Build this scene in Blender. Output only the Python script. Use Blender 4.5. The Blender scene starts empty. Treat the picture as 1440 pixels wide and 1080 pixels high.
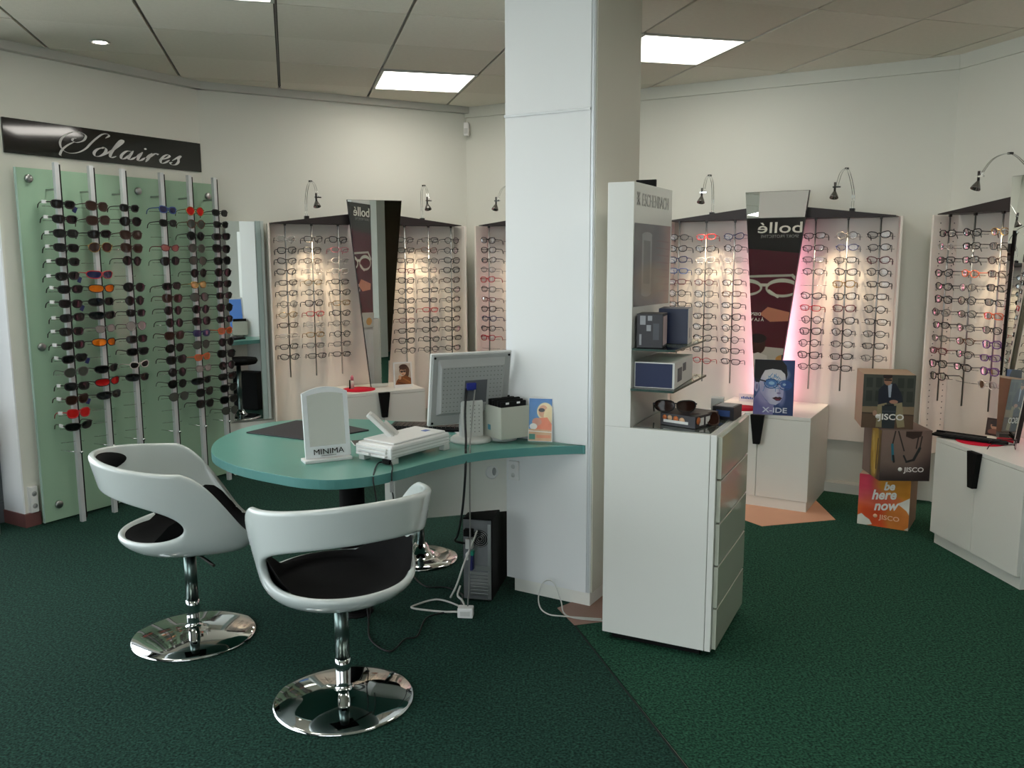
import bpy, math, random
import numpy as np
from mathutils import Vector, Matrix

random.seed(7)
D = bpy.data
SC = bpy.context.scene
COL = SC.collection
R = math.radians

# ------------------------------------------------------------------ camera
cam_data = D.cameras.new('camera')
cam = D.objects.new('camera', cam_data)
COL.objects.link(cam)
cam_data.sensor_fit = 'HORIZONTAL'
cam_data.sensor_width = 36.0
cam_data.lens = 36.0 * 1208.3 / 1440.0
cam_data.clip_start = 0.05
p_, r_ = 0.14714, -0.002756
Fv = Vector((0, math.cos(p_), -math.sin(p_)))
Uv = Vector((0, math.sin(p_), math.cos(p_)))
Xv = Vector((1, 0, 0))
X2 = Xv * math.cos(r_) + Uv * math.sin(r_)
U2 = -Xv * math.sin(r_) + Uv * math.cos(r_)
m3 = Matrix((X2, U2, -Fv)).transposed()
cam.matrix_world = Matrix.Translation((0, 0, 1.48)) @ m3.to_4x4()
SC.camera = cam

# ------------------------------------------------------------------ world, exposure
def lin(c):
    return tuple(((v / 12.92) if v <= 0.04045 else ((v + 0.055) / 1.055) ** 2.4) for v in [x / 255.0 for x in c])

world = D.worlds.new('sky')
SC.world = world
world.use_nodes = True
bg = world.node_tree.nodes['Background']
bg.inputs['Color'].default_value = (*lin((228, 234, 238)), 1)
bg.inputs['Strength'].default_value = 4.9
SC.view_settings.view_transform = 'Standard'
SC.view_settings.look = 'None'
SC.view_settings.gamma = 1
SC.view_settings.use_curve_mapping = False
SC.view_settings.exposure = 0.15
sun_l = D.lights.new('sun', 'SUN'); sun_l.energy = 10.0; sun_l.angle = math.radians(1.0); sun_l.color = (1, .96, .88)
sun_o = D.objects.new('sun', sun_l); COL.objects.link(sun_o)
sun_o.rotation_euler = Vector((-0.55, -0.55, -1.0)).to_track_quat('-Z', 'Y').to_euler()    # high, from behind the shop
SC.cycles.use_denoising = True
SC.cycles.max_bounces = 8
SC.cycles.diffuse_bounces = 5
SC.cycles.glossy_bounces = 4
SC.cycles.transmission_bounces = 6
SC.cycles.transparent_max_bounces = 24
SC.cycles.sample_clamp_indirect = 4.0
SC.cycles.caustics_reflective = False
SC.cycles.caustics_refractive = False

PANEL_LIGHT = 8.5      # emission of the ceiling light panels
SPOT_W = 34.0           # each halogen spot over the displays
PINK_W = 1.5           # pink tubes behind the mirrors

# ------------------------------------------------------------------ materials
MATS = {}
def mat(name, rgb, rough=0.5, metal=0.0, spec=0.5, noise=0.0, nscale=8.0, bump=0.0, bscale=60.0,
        trans=0.0, emit=None, estr=0.0, coat=0.0, alpha=1.0, ior=1.45):
    if name in MATS:
        return MATS[name]
    m = D.materials.new(name)
    m.use_nodes = True
    nt = m.node_tree
    b = nt.nodes['Principled BSDF']
    c = (*lin(rgb), 1)
    b.inputs['Base Color'].default_value = c
    b.inputs['Roughness'].default_value = rough
    b.inputs['Metallic'].default_value = metal
    b.inputs['Specular IOR Level'].default_value = spec
    b.inputs['IOR'].default_value = ior
    b.inputs['Transmission Weight'].default_value = trans
    b.inputs['Coat Weight'].default_value = coat
    b.inputs['Coat Roughness'].default_value = 0.04
    b.inputs['Alpha'].default_value = alpha
    if emit is not None:
        b.inputs['Emission Color'].default_value = (*lin(emit), 1)
        b.inputs['Emission Strength'].default_value = estr
    if noise > 0 or bump > 0:
        tc = nt.nodes.new('ShaderNodeTexCoord')
    if noise > 0:
        n = nt.nodes.new('ShaderNodeTexNoise')
        n.inputs['Scale'].default_value = nscale
        n.inputs['Detail'].default_value = 4
        nt.links.new(tc.outputs['Object'], n.inputs['Vector'])
        mx = nt.nodes.new('ShaderNodeMix')
        mx.data_type = 'RGBA'
        mx.inputs[6].default_value = tuple(max(0, v * (1 - noise)) for v in c[:3]) + (1,)
        mx.inputs[7].default_value = tuple(min(1, v * (1 + noise)) for v in c[:3]) + (1,)
        nt.links.new(n.outputs['Fac'], mx.inputs[0])
        nt.links.new(mx.outputs[2], b.inputs['Base Color'])
    if bump > 0:
        n2 = nt.nodes.new('ShaderNodeTexNoise')
        n2.inputs['Scale'].default_value = bscale
        n2.inputs['Detail'].default_value = 3
        nt.links.new(tc.outputs['Object'], n2.inputs['Vector'])
        bp = nt.nodes.new('ShaderNodeBump')
        bp.inputs['Strength'].default_value = bump
        bp.inputs['Distance'].default_value = 0.01
        nt.links.new(n2.outputs['Fac'], bp.inputs['Height'])
        nt.links.new(bp.outputs['Normal'], b.inputs['Normal'])
    MATS[name] = m
    return m

def thin_glass(name, tint=(250, 252, 252), gloss=0.12, rough=0.0):
    """thin pane: mostly see-through with a mirror-like sheen at grazing angles"""
    if name in MATS:
        return MATS[name]
    m = D.materials.new(name)
    m.use_nodes = True
    nt = m.node_tree
    nt.nodes.clear()
    o = nt.nodes.new('ShaderNodeOutputMaterial')
    t = nt.nodes.new('ShaderNodeBsdfTransparent')
    t.inputs['Color'].default_value = (*lin(tint), 1)
    g = nt.nodes.new('ShaderNodeBsdfGlossy')
    g.inputs['Roughness'].default_value = rough
    f = nt.nodes.new('ShaderNodeFresnel')
    f.inputs['IOR'].default_value = 1.45
    ad = nt.nodes.new('ShaderNodeMath')
    ad.operation = 'ADD'
    ad.inputs[1].default_value = gloss
    mx = nt.nodes.new('ShaderNodeMixShader')
    nt.links.new(f.outputs[0], ad.inputs[0])
    nt.links.new(ad.outputs[0], mx.inputs[0])
    nt.links.new(t.outputs[0], mx.inputs[1])
    nt.links.new(g.outputs[0], mx.inputs[2])
    nt.links.new(mx.outputs[0], o.inputs[0])
    MATS[name] = m
    return m

def carpet_mat(name, rgb, rot=0.0):
    m = D.materials.new(name)
    m.use_nodes = True
    nt = m.node_tree
    b = nt.nodes['Principled BSDF']
    b.inputs['Roughness'].default_value = 0.95
    b.inputs['Specular IOR Level'].default_value = 0.15
    tc = nt.nodes.new('ShaderNodeTexCoord')
    big = nt.nodes.new('ShaderNodeTexNoise'); big.inputs['Scale'].default_value = 1.6; big.inputs['Detail'].default_value = 3
    fine = nt.nodes.new('ShaderNodeTexNoise'); fine.inputs['Scale'].default_value = 120; fine.inputs['Detail'].default_value = 5
    mid = nt.nodes.new('ShaderNodeTexNoise'); mid.inputs['Scale'].default_value = 60; mid.inputs['Detail'].default_value = 5
    for n in (big, fine, mid):
        nt.links.new(tc.outputs['Object'], n.inputs['Vector'])
    c = lin(rgb)
    def mixc(fac, a, bb):
        mx = nt.nodes.new('ShaderNodeMix'); mx.data_type = 'RGBA'
        nt.links.new(fac, mx.inputs[0])
        for i, v in ((6, a), (7, bb)):
            if hasattr(v, 'is_linked'):
                nt.links.new(v, mx.inputs[i])
            else:
                mx.inputs[i].default_value = (*v, 1)
        return mx.outputs[2]
    rp = nt.nodes.new('ShaderNodeMapRange')
    rp.inputs[1].default_value = 0.35; rp.inputs[2].default_value = 0.65
    nt.links.new(fine.outputs['Fac'], rp.inputs[0])
    rp2 = nt.nodes.new('ShaderNodeMapRange')
    rp2.inputs[1].default_value = 0.3; rp2.inputs[2].default_value = 0.7
    nt.links.new(mid.outputs['Fac'], rp2.inputs[0])
    dark = tuple(v * 0.45 for v in c); light = tuple(v * 1.75 for v in c)
    col = mixc(rp.outputs[0], dark, light)
    mul = nt.nodes.new('ShaderNodeMix'); mul.data_type = 'RGBA'; mul.blend_type = 'MULTIPLY'
    mul.inputs[0].default_value = 1.0
    nt.links.new(col, mul.inputs[6])
    tone = mixc(rp2.outputs[0], (0.75, 0.76, 0.76), (1.25, 1.24, 1.22))
    nt.links.new(tone, mul.inputs[7])
    nt.links.new(mul.outputs[2], b.inputs['Base Color'])
    bp = nt.nodes.new('ShaderNodeBump'); bp.inputs['Strength'].default_value = 0.6; bp.inputs['Distance'].default_value = 0.004
    nt.links.new(fine.outputs['Fac'], bp.inputs['Height'])
    nt.links.new(bp.outputs['Normal'], b.inputs['Normal'])
    MATS[name] = m
    return m

WALL = mat('wall_paint', (222, 222, 212), 0.75, spec=0.25, noise=0.015, nscale=3, bump=0.05, bscale=180)
PILLARM = mat('pillar_laminate', (226, 228, 228), 0.35, spec=0.4, noise=0.01, nscale=3)
LAQ = mat('white_lacquer', (226, 227, 222), 0.12, spec=0.5, coat=0.3, noise=0.01, nscale=2)
LAM = mat('white_laminate', (228, 228, 220), 0.4, spec=0.35, noise=0.012, nscale=4)
PANELW = mat('display_board', (232, 224, 214), 0.55, spec=0.25, noise=0.02, nscale=5)
SHELL = mat('moulded_white_plastic', (202, 210, 208), 0.16, spec=0.5, coat=0.4, noise=0.008, nscale=3)
BLACKFAB = mat('black_upholstery', (9, 9, 10), 0.85, spec=0.2, noise=0.2, nscale=60, bump=0.15, bscale=300)
CHROME = mat('chrome', (215, 218, 218), 0.05, 1.0, noise=0.02, nscale=6)
STEEL = mat('brushed_steel', (170, 172, 170), 0.3, 1.0, noise=0.04, nscale=30)
ALU = mat('satin_aluminium', (206, 210, 212), 0.38, 0.35, noise=0.02, nscale=20)
DARKMET = mat('dark_metal', (70, 68, 66), 0.35, 0.8, noise=0.05, nscale=20)
BLACK = mat('black_lacquer', (14, 13, 13), 0.35, noise=0.1, nscale=10)
MATT = mat('matt_black', (12, 12, 12), 0.7, spec=0.2, noise=0.1, nscale=10)
FASC = mat('dark_brown_board', (38, 30, 30), 0.45, noise=0.08, nscale=10)
TEAL = mat('teal_laminate', (96, 150, 138), 0.28, spec=0.4, noise=0.05, nscale=5)
TEALE = mat('teal_edge', (84, 142, 138), 0.4, noise=0.03, nscale=5)
MIRROR = mat('mirror_glass', (232, 236, 234), 0.0, 1.0, noise=0.004, nscale=2)
GREY = mat('grey_plastic', (150, 152, 150), 0.4, noise=0.02, nscale=10)
LGREY = mat('light_grey_plastic', (196, 197, 193), 0.4, noise=0.02, nscale=10)
WPLA = mat('white_plastic', (226, 226, 224), 0.35, noise=0.012, nscale=10)
RED = mat('red_felt', (200, 24, 50), 0.75, spec=0.2, noise=0.06, nscale=40)
BEIGE = mat('peach_vinyl', (214, 160, 130), 0.6, noise=0.06, nscale=6)
BROWNSK = mat('brown_skirting', (112, 72, 70), 0.55, noise=0.08, nscale=12)
TILE = mat('ceiling_tile', (238, 233, 220), 0.9, spec=0.1, noise=0.05, nscale=45, bump=0.25, bscale=220)
TILE2 = mat('ceiling_tile_b', (232, 227, 213), 0.9, spec=0.1, noise=0.05, nscale=45, bump=0.25, bscale=220)
TBAR = mat('ceiling_gap_dark', (58, 57, 52), 0.8, noise=0.05, nscale=10)
COVE = mat('ceiling_trim_paint', (196, 196, 188), 0.6, noise=0.02, nscale=10)
LIGHTP = mat('lit_diffuser', (255, 255, 255), 0.5, emit=(255, 250, 240), estr=PANEL_LIGHT, noise=0.01)
GLASSG = mat('green_backed_glass', (152, 184, 158), 0.14, spec=0.6, noise=0.03, nscale=2)
GLASSL = mat('green_glass_edge', (170, 200, 188), 0.1, spec=0.7, noise=0.02)
PEG = thin_glass('acrylic_peg', (215, 215, 210), 0.25, 0.1)
LENS = thin_glass('clear_lens', (238, 240, 242), 0.02, 0.0)
PANE = thin_glass('window_pane', (250, 252, 252), 0.02, 0.0)
SHELFG = thin_glass('shelf_glass', (205, 225, 215), 0.08, 0.0)
CARP = carpet_mat('green_carpet', (28, 56, 48))
CARP2 = carpet_mat('green_carpet_strip', (33, 69, 54))

# ------------------------------------------------------------------ mesh builder
class MB:
    def __init__(s):
        s.v = []; s.f = []; s.m = []; s.mi = 0; s.smooth = []
        s.sm = False
    def add(s, vs, fs):
        b = len(s.v)
        s.v += [tuple(v) for v in vs]
        for f in fs:
            s.f.append(tuple(b + i for i in f)); s.m.append(s.mi); s.smooth.append(s.sm)
        return b
    def box(s, x0, x1, y0, y1, z0, z1, M=None):
        vs = [Vector(p) for p in ((x0, y0, z0), (x1, y0, z0), (x1, y1, z0), (x0, y1, z0), (x0, y0, z1), (x1, y0, z1), (x1, y1, z1), (x0, y1, z1))]
        if M: vs = [M @ v for v in vs]
        s.add(vs, [(0, 3, 2, 1), (4, 5, 6, 7), (0, 1, 5, 4), (1, 2, 6, 5), (2, 3, 7, 6), (3, 0, 4, 7)])
        return s
    def prism(s, poly, z0, z1, M=None, axis='z'):
        """poly: CCW list of 2D points, extruded along axis"""
        n = len(poly)
        def P(a, b, c):
            if axis == 'z': return Vector((a, b, c))
            if axis == 'y': return Vector((a, c, b))
            return Vector((c, a, b))
        vs = [P(a, b, z0) for a, b in poly] + [P(a, b, z1) for a, b in poly]
        if M: vs = [M @ v for v in vs]
        fs = [tuple(range(n))[::-1], tuple(range(n, 2 * n))] + [(i, (i + 1) % n, n + (i + 1) % n, n + i) for i in range(n)]
        if axis == 'y': fs = [f[::-1] for f in fs]
        s.add(vs, fs)
        return s
    def tube(s, path, r, n=8, cap=True, closed=False):
        path = [Vector(p) for p in path]
        k = len(path)
        rings = []
        up = None
        rr = r if hasattr(r, '__len__') else [r] * k
        for i, p in enumerate(path):
            if closed:
                t = (path[(i + 1) % k] - path[i - 1])
            else:
                t = path[min(i + 1, k - 1)] - path[max(i - 1, 0)]
            t.normalize()
            if up is None:
                a = Vector((0, 0, 1)) if abs(t.z) < 0.9 else Vector((1, 0, 0))
                up = (a - t * a.dot(t)).normalized()
            else:
                up = up - t * up.dot(t)
                up = up.normalized() if up.length > 1e-6 else t.orthogonal().normalized()
            w = t.cross(up)
            rings.append([p + (up * math.cos(2 * math.pi * j / n) + w * math.sin(2 * math.pi * j / n)) * rr[i] for j in range(n)])
        vs = [v for ring in rings for v in ring]
        fs = []
        for i in range(k if closed else k - 1):
            for j in range(n):
                a = i * n + j; b = i * n + (j + 1) % n
                c = ((i + 1) % k) * n + (j + 1) % n; d = ((i + 1) % k) * n + j
                fs.append((a, b, c, d))
        old = s.sm; s.sm = True
        s.add(vs, fs)
        s.sm = old
        if cap and not closed:
            b0 = len(s.v) - len(vs)
            s.f.append(tuple(b0 + j for j in range(n))[::-1]); s.m.append(s.mi); s.smooth.append(False)
            s.f.append(tuple(b0 + (k - 1) * n + j for j in range(n))); s.m.append(s.mi); s.smooth.append(False)
        return s
    def lathe(s, prof, n=24, M=None, closed=False):
        vs = []; fs = []
        for (r, z) in prof:
            for j in range(n):
                a = 2 * math.pi * j / n
                vs.append(Vector((r * math.cos(a), r * math.sin(a), z)))
        if M: vs = [M @ v for v in vs]
        k = len(prof)
        for i in range(k - 1 + (1 if closed else 0)):
            for j in range(n):
                a = i * n + j; b = i * n + (j + 1) % n
                c = ((i + 1) % k) * n + (j + 1) % n; d = ((i + 1) % k) * n + j
                fs.append((a, b, c, d))
        old = s.sm; s.sm = True
        b0 = s.add(vs, fs)
        s.sm = old
        if not closed:
            s.f.append(tuple(b0 + j for j in range(n))[::-1]); s.m.append(s.mi); s.smooth.append(False)
            s.f.append(tuple(b0 + (k - 1) * n + j for j in range(n))); s.m.append(s.mi); s.smooth.append(False)
        return s
    def mesh(s, name, mats, sharp=None):
        me = D.meshes.new(name)
        me.from_pydata(s.v, [], s.f)
        me.polygons.foreach_set('material_index', s.m)
        me.polygons.foreach_set('use_smooth', s.smooth)
        for m in (mats if isinstance(mats, (list, tuple)) else [mats]):
            me.materials.append(m)
        me.update()
        if sharp is not None:
            me.polygons.foreach_set('use_smooth', [True] * len(me.polygons))
            me.set_sharp_from_angle(angle=R(sharp))
        return me
    def obj(s, name, mats, parent=None, bevel=0.0, loc=None, rot=None, sharp=None, label=None, seg=2):
        return link(name, s.mesh(name, mats, sharp), parent, bevel, loc, rot, label, seg)

def link(name, me, parent=None, bevel=0.0, loc=None, rot=None, label=None, seg=2):
    o = D.objects.new(name, me)
    COL.objects.link(o)
    if parent: o.parent = parent
    if loc is not None: o.location = loc
    if rot is not None: o.rotation_euler = rot
    if bevel:
        b = o.modifiers.new('bevel', 'BEVEL')
        b.width = bevel; b.segments = seg; b.limit_method = 'ANGLE'; b.angle_limit = R(40)
        b.harden_normals = False
    if label: o['label'] = label
    return o

def thing(name, label, cat, loc=(0, 0, 0), rz=0.0, group=None):
    o = D.objects.new(name, None)
    COL.objects.link(o)
    o.empty_display_size = 0.1
    o.location = loc; o.rotation_euler = (0, 0, rz)
    o['label'] = label; o['category'] = cat
    if group: o['group'] = group
    return o

def tag(o, label, cat, group=None):
    o['label'] = label; o['category'] = cat
    if group: o['group'] = group
    return o

def struct(o):
    o['kind'] = 'structure'
    return o

def B(x0, x1, y0, y1, z0, z1):
    return MB().box(x0, x1, y0, y1, z0, z1)

def text(name, body, size, parent, loc, rot, m, extrude=0.001, align='CENTER', shear=0.0, sx=1.0, bold=0.0, label=None, space=1.0):
    c = D.curves.new(name, 'FONT')
    c.body = body; c.size = size; c.extrude = extrude; c.align_x = align; c.shear = shear
    c.offset = bold; c.resolution_u = 3; c.space_character = space
    tmp = D.objects.new('tmp_text', c)
    COL.objects.link(tmp)
    dg = bpy.context.evaluated_depsgraph_get()
    me = D.meshes.new_from_object(tmp.evaluated_get(dg))
    D.objects.remove(tmp)
    D.curves.remove(c)
    me.materials.clear(); me.materials.append(m)
    for v in me.vertices: v.co.x *= sx
    me.name = name
    o = link(name, me, parent, loc=loc, rot=rot, label=label)
    return o

def catmull(pts, seg=8, closed=False):
    pts = [Vector(p) for p in pts]
    n = len(pts); out = []
    rng = range(n) if closed else range(n - 1)
    for i in rng:
        p0 = pts[(i - 1) % n] if closed or i > 0 else pts[0] * 2 - pts[1]
        p1 = pts[i]; p2 = pts[(i + 1) % n]
        p3 = pts[(i + 2) % n] if closed or i + 2 < n else pts[-1] * 2 - pts[-2]
        for k in range(seg):
            t = k / seg
            out.append(0.5 * ((2 * p1) + (p2 - p0) * t + (2 * p0 - 5 * p1 + 4 * p2 - p3) * t * t + (3 * p1 - p0 - 3 * p2 + p3) * t ** 3))
    if not closed: out.append(pts[-1])
    return out

# ------------------------------------------------------------------ drawn pictures (generated, no files)
class Pic:
    def __init__(s, w, h, c=(255, 255, 255)):
        s.w, s.h = w, h
        s.a = np.zeros((h, w, 3)); s.a[:] = c
        yy, xx = np.mgrid[0:h, 0:w]
        s.x = (xx + .5) / w; s.y = (yy + .5) / h      # y measured downwards from the top
        s.asp = h / w
    def put(s, mask, c):
        mask = np.clip(mask, 0, 1)[..., None]
        s.a = s.a * (1 - mask) + np.array(c, float) * mask
    def grad(s, c0, c1, ang=90):
        t = s.x * math.cos(R(ang)) + s.y * math.sin(R(ang))
        t = (t - t.min()) / (t.max() - t.min())
        s.a = np.array(c0) * (1 - t[..., None]) + np.array(c1) * t[..., None]
    def ell(s, cx, cy, rx, ry, c, rot=0, soft=0.08, op=1.0):
        dx = s.x - cx; dy = (s.y - cy)
        dxs = dx; dys = dy * s.asp
        ca, sa = math.cos(R(rot)), math.sin(R(rot))
        u = dxs * ca + dys * sa; v = -dxs * sa + dys * ca
        d = np.sqrt((u / rx) ** 2 + (v / (ry * s.asp)) ** 2)
        s.put((1 - (d - 1) / soft).clip(0, 1) * op, c)
    def poly(s, pts, c, op=1.0):
        acc = np.zeros((s.h, s.w))
        for ox, oy in ((-.25, -.25), (.25, .25)):
            X = s.x + ox / s.w; Y = s.y + oy / s.h
            ins = np.zeros((s.h, s.w), bool)
            j = len(pts) - 1
            for i in range(len(pts)):
                xi, yi = pts[i]; xj, yj = pts[j]
                if yi != yj:
                    cnd = ((yi > Y) != (yj > Y)) & (X < (xj - xi) * (Y - yi) / (yj - yi) + xi)
                    ins ^= cnd
                j = i
            acc += ins * 0.5
        s.put(acc * op, c)
    def line(s, x0, y0, x1, y1, w, c, op=1.0):
        ax = s.x - x0; ay = (s.y - y0) * s.asp
        bx = x1 - x0; by = (y1 - y0) * s.asp
        t = ((ax * bx + ay * by) / (bx * bx + by * by + 1e-9)).clip(0, 1)
        d = np.sqrt((ax - bx * t) ** 2 + (ay - by * t) ** 2)
        s.put((1.0 - (d - w) * s.w).clip(0, 1) * op, c)
    def blotch(s, amt, seed=1, n=5):
        rs = np.random.RandomState(seed)
        f = np.zeros((s.h, s.w))
        for k in range(1, n + 1):
            ph = rs.rand(4) * 6.28; fr = rs.rand(2) * 6 * k
            f += np.sin(s.x * fr[0] + ph[0] + 2 * np.sin(s.y * fr[1] + ph[1])) / k
        s.a += (f * amt)[..., None]
    def material(s, name, rough=0.4, emit=0.0):
        img = D.images.new(name, s.w, s.h)
        px = np.ones((s.h, s.w, 4), np.float32)
        px[..., :3] = (s.a.clip(0, 255) / 255.0)[::-1]
        img.pixels.foreach_set(px.ravel())
        img.pack()
        m = D.materials.new(name); m.use_nodes = True
        nt = m.node_tree; b = nt.nodes['Principled BSDF']
        t = nt.nodes.new('ShaderNodeTexImage'); t.image = img
        nt.links.new(t.outputs['Color'], b.inputs['Base Color'])
        b.inputs['Roughness'].default_value = rough
        if emit:
            nt.links.new(t.outputs['Color'], b.inputs['Emission Color'])
            b.inputs['Emission Strength'].default_value = emit
        MATS[name] = m
        return m

def pic_quad(mb_pts, name, m, parent=None, label=None):
    """a flat printed face: four corners BL, BR, TR, TL with UVs"""
    me = D.meshes.new(name)
    me.from_pydata([tuple(p) for p in mb_pts], [], [(0, 1, 2, 3)])
    uv = me.uv_layers.new(name='UVMap')
    for i, c in enumerate(((0, 0), (1, 0), (1, 1), (0, 1))):
        uv.data[i].uv = c
    me.materials.append(m)
    return link(name, me, parent, label=label)

# ------------------------------------------------------------------ frames of the room
TH = R(30.3)
es = Vector((math.sin(TH), math.cos(TH), 0)); en = Vector((es.y, -es.x, 0))
W0 = -4.66 * en + 2.62 * es                       # free end of the left wall
c1 = -4.66 * en + 3.953 * es                      # corner left / back
c2 = Vector((-0.345, 6.757, 0))                   # corner back / rear right
c3 = Vector((2.54, 5.071, 0))                     # corner rear right / right
A4 = R(-75)
d4 = Vector((math.cos(A4), math.sin(A4), 0))
c4 = c3 + d4 * 1.75
CEIL = 2.596

def wall_slab(name, a, b, thick, z0=0.0, z1=2.75, m=WALL, ext=0.0):
    """slab whose room face runs from a to b (room on the right-hand side of a->b looking from above = clockwise)"""
    a = Vector((a[0], a[1], 0)); b = Vector((b[0], b[1], 0))
    d = (b - a).normalized(); nrm = Vector((-d.y, d.x, 0))     # points out of the room
    p = [a - d * ext, b + d * ext, b + d * ext + nrm * thick, a - d * ext + nrm * thick]
    mb = MB().prism([(q.x, q.y) for q in p], z0, z1)
    return struct(mb.obj(name, m))

wall_slab('wall_left', W0, c1, 0.19)
wall_slab('wall_back', c1, c2, 0.15, ext=0.10)
wall_slab('wall_right', c2, c3, 0.15, ext=0.10)
wall_slab('wall_far_right', c3, c4, 0.15)
# dark back office beyond the opening on the right
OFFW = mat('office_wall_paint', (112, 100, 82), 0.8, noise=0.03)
c5 = Vector((3.2, 0.3, 0))
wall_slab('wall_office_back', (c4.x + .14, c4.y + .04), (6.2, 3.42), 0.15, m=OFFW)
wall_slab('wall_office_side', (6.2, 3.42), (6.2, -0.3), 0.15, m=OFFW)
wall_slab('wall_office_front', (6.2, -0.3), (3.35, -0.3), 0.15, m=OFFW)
wall_slab('wall_side', c5, (3.2, -2.6), 0.15, m=WALL)

# street side: shop windows behind and left of the camera
FRM = mat('window_frame_grey', (90, 96, 100), 0.4, 0.3, noise=0.03)
def shopfront(idx, a, b, n):
    a = Vector((a[0], a[1], 0)); b = Vector((b[0], b[1], 0))
    L = (b - a).length; ang = math.atan2(b.y - a.y, b.x - a.x)
    root = D.objects.new('window_%d' % idx, None); COL.objects.link(root)
    root.location = a; root.rotation_euler = (0, 0, ang); struct(root)
    mb = MB()
    mb.box(0, L, -0.0, 0.12, 0, 0.12); mb.box(0, L, 0, 0.12, 2.50, 2.75)
    for i in range(n + 1):
        x = L * i / n
        mb.box(x - .03, x + .03, 0.02, 0.10, 0.12, 2.50)
    mb.obj('window_frame', FRM, root)
    for i in range(n):
        B(L * i / n + .03, L * (i + 1) / n - .03, 0.055, 0.061, 0.12, 2.50).obj('pane', PANE, root)
end = W0 - en * 0.19
wall_slab('wall_street', (3.2, -2.6), (0.0, -2.6), 0.15)
shopfront(1, (0.0, -2.6), (-3.28, -2.6), 3)
shopfront(2, (-3.28, -2.6), (-3.28, 4.25), 4)
shopfront(3, (-3.28, 4.25), (end.x, end.y), 1)

# floor, carpet, patches
struct(MB().box(-8, 9, -7, 9, -0.12, -0.004).obj('floor', mat('pavement_grey', (176, 172, 162), 0.8, noise=0.08, nscale=4)))
room = [(-3.4, -2.6), (3.2, -2.6), (3.2, -.3), (6.2, -.3), (6.2, 3.45), (c4.x + .05, 3.45), (c3.x, c3.y), (c2.x, c2.y), (c1.x, c1.y), (W0.x, W0.y), (end.x, end.y), (-3.28, 4.25)]
floor_root = D.objects['floor']
# seam between the two carpet widths: from under the pillar towards the lower right
sA = Vector((0.251, 3.306, 0)); sB = Vector((0.420, 2.652, 0))
sd = (sB - sA).normalized()
s1 = sA - sd * 0.0; s2 = sA + sd * 6.2
main = [(-3.4, -2.6), (s2.x, -2.6), (s1.x, s1.y), (0.22, 3.50), (0.6, 3.95), (0.9, 5.95), (c2.x, c2.y), (c1.x, c1.y), (W0.x, W0.y), (end.x, end.y), (-3.28, 4.25)]
carpet = MB().prism(main, -0.004, 0.0).obj('carpet', CARP, floor_root)
strip = [(s2.x + .004, -2.6), (3.2, -2.6), (3.2, -.3), (6.2, -.3), (6.2, 3.45), (c4.x + .05, 3.45), (c3.x, c3.y), (0.9, 5.95), (0.6, 3.95), (0.36, 3.42), (s1.x + .006, s1.y)]
MB().prism(strip, -0.004, 0.0005).obj('carpet', CARP2, floor_root, label='slightly brighter green carpet width right of the seam')
MB().prism([(0.19, 3.475), (0.251, 3.302), (0.40, 3.345), (0.75, 3.9), (0.45, 4.1), (0.28, 3.56)], 0.0, 0.002).obj('floor_patch', mat('bare_floor_brown', (150, 118, 106), .6, noise=.06), floor_root, label='bare brownish floor at the foot of the pillar')
MB().prism([(1.18, 4.93), (1.38, 4.585), (1.83, 4.70), (1.86, 5.16), (1.4, 5.35)], 0.0, 0.0022).obj('floor_patch', BEIGE, floor_root, label='bare peach coloured floor under the white cabinet')
sm = MB()
sm.prism([(s1.x - .004, s1.y), (s1.x + .004, s1.y), (s2.x + .004, s2.y), (s2.x - .004, s2.y)][::-1], 0.0, 0.0012)
sm.obj('seam', mat('carpet_seam_dark', (12, 30, 26), .9, noise=.1), floor_root)
# low plinth at the foot of the two display walls
def along(a, b, off0, off1, x0, x1, z0, z1, name, m, kind='trim', bevel=0.0):
    a = Vector((a[0], a[1], 0)); b = Vector((b[0], b[1], 0))
    ang = math.atan2(b.y - a.y, b.x - a.x)
    mb = B(x0, x1, -off1, -off0, z0, z1)
    o = mb.obj(name, m, None, bevel, loc=a, rot=(0, 0, ang))
    return struct(o)
L2 = (c2 - c1).length; L3 = (c3 - c2).length
along(c2, c3, 0, .075, 0.1, L3 - .15, 0, 0.06, 'baseboard_right', LAM)
along(c3, c4, 0, .075, 0.12, 1.70, 0, 0.06, 'baseboard_far_right', LAM)
along(c1, c2, 0, .075, 0.1, L2 - .1, 0, 0.06, 'baseboard_back', LAM)
along(W0, c1, 0, .02, -0.015, 0.075, 0, 0.075, 'baseboard_left', BROWNSK)
e2 = end - (W0 - end).normalized() * 0.0
ee = MB().prism([(0, 0), (0.2, 0), (0.2, .015), (0, .015)], 0, .075)
o = ee.obj('baseboard_end', BROWNSK, None, loc=end, rot=(0, 0, math.atan2((W0 - end).y, (W0 - end).x)))
o.location = (end.x + 0.0, end.y + 0.0, 0); struct(o)
o.location = Vector(o.location) - es * 0.015

oe = B(-.002, .192, -.008, .0, .075, 2.60).obj('trim_daylit', mat('daylit_white', (244, 247, 250), .3, spec=.5, noise=.006), None, loc=end, rot=(0, 0, math.atan2((W0 - end).y, (W0 - end).x)))  # added board, whiter than the wall to stand in for window light
oe.location = Vector((end.x, end.y, 0)); struct(oe)
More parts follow.
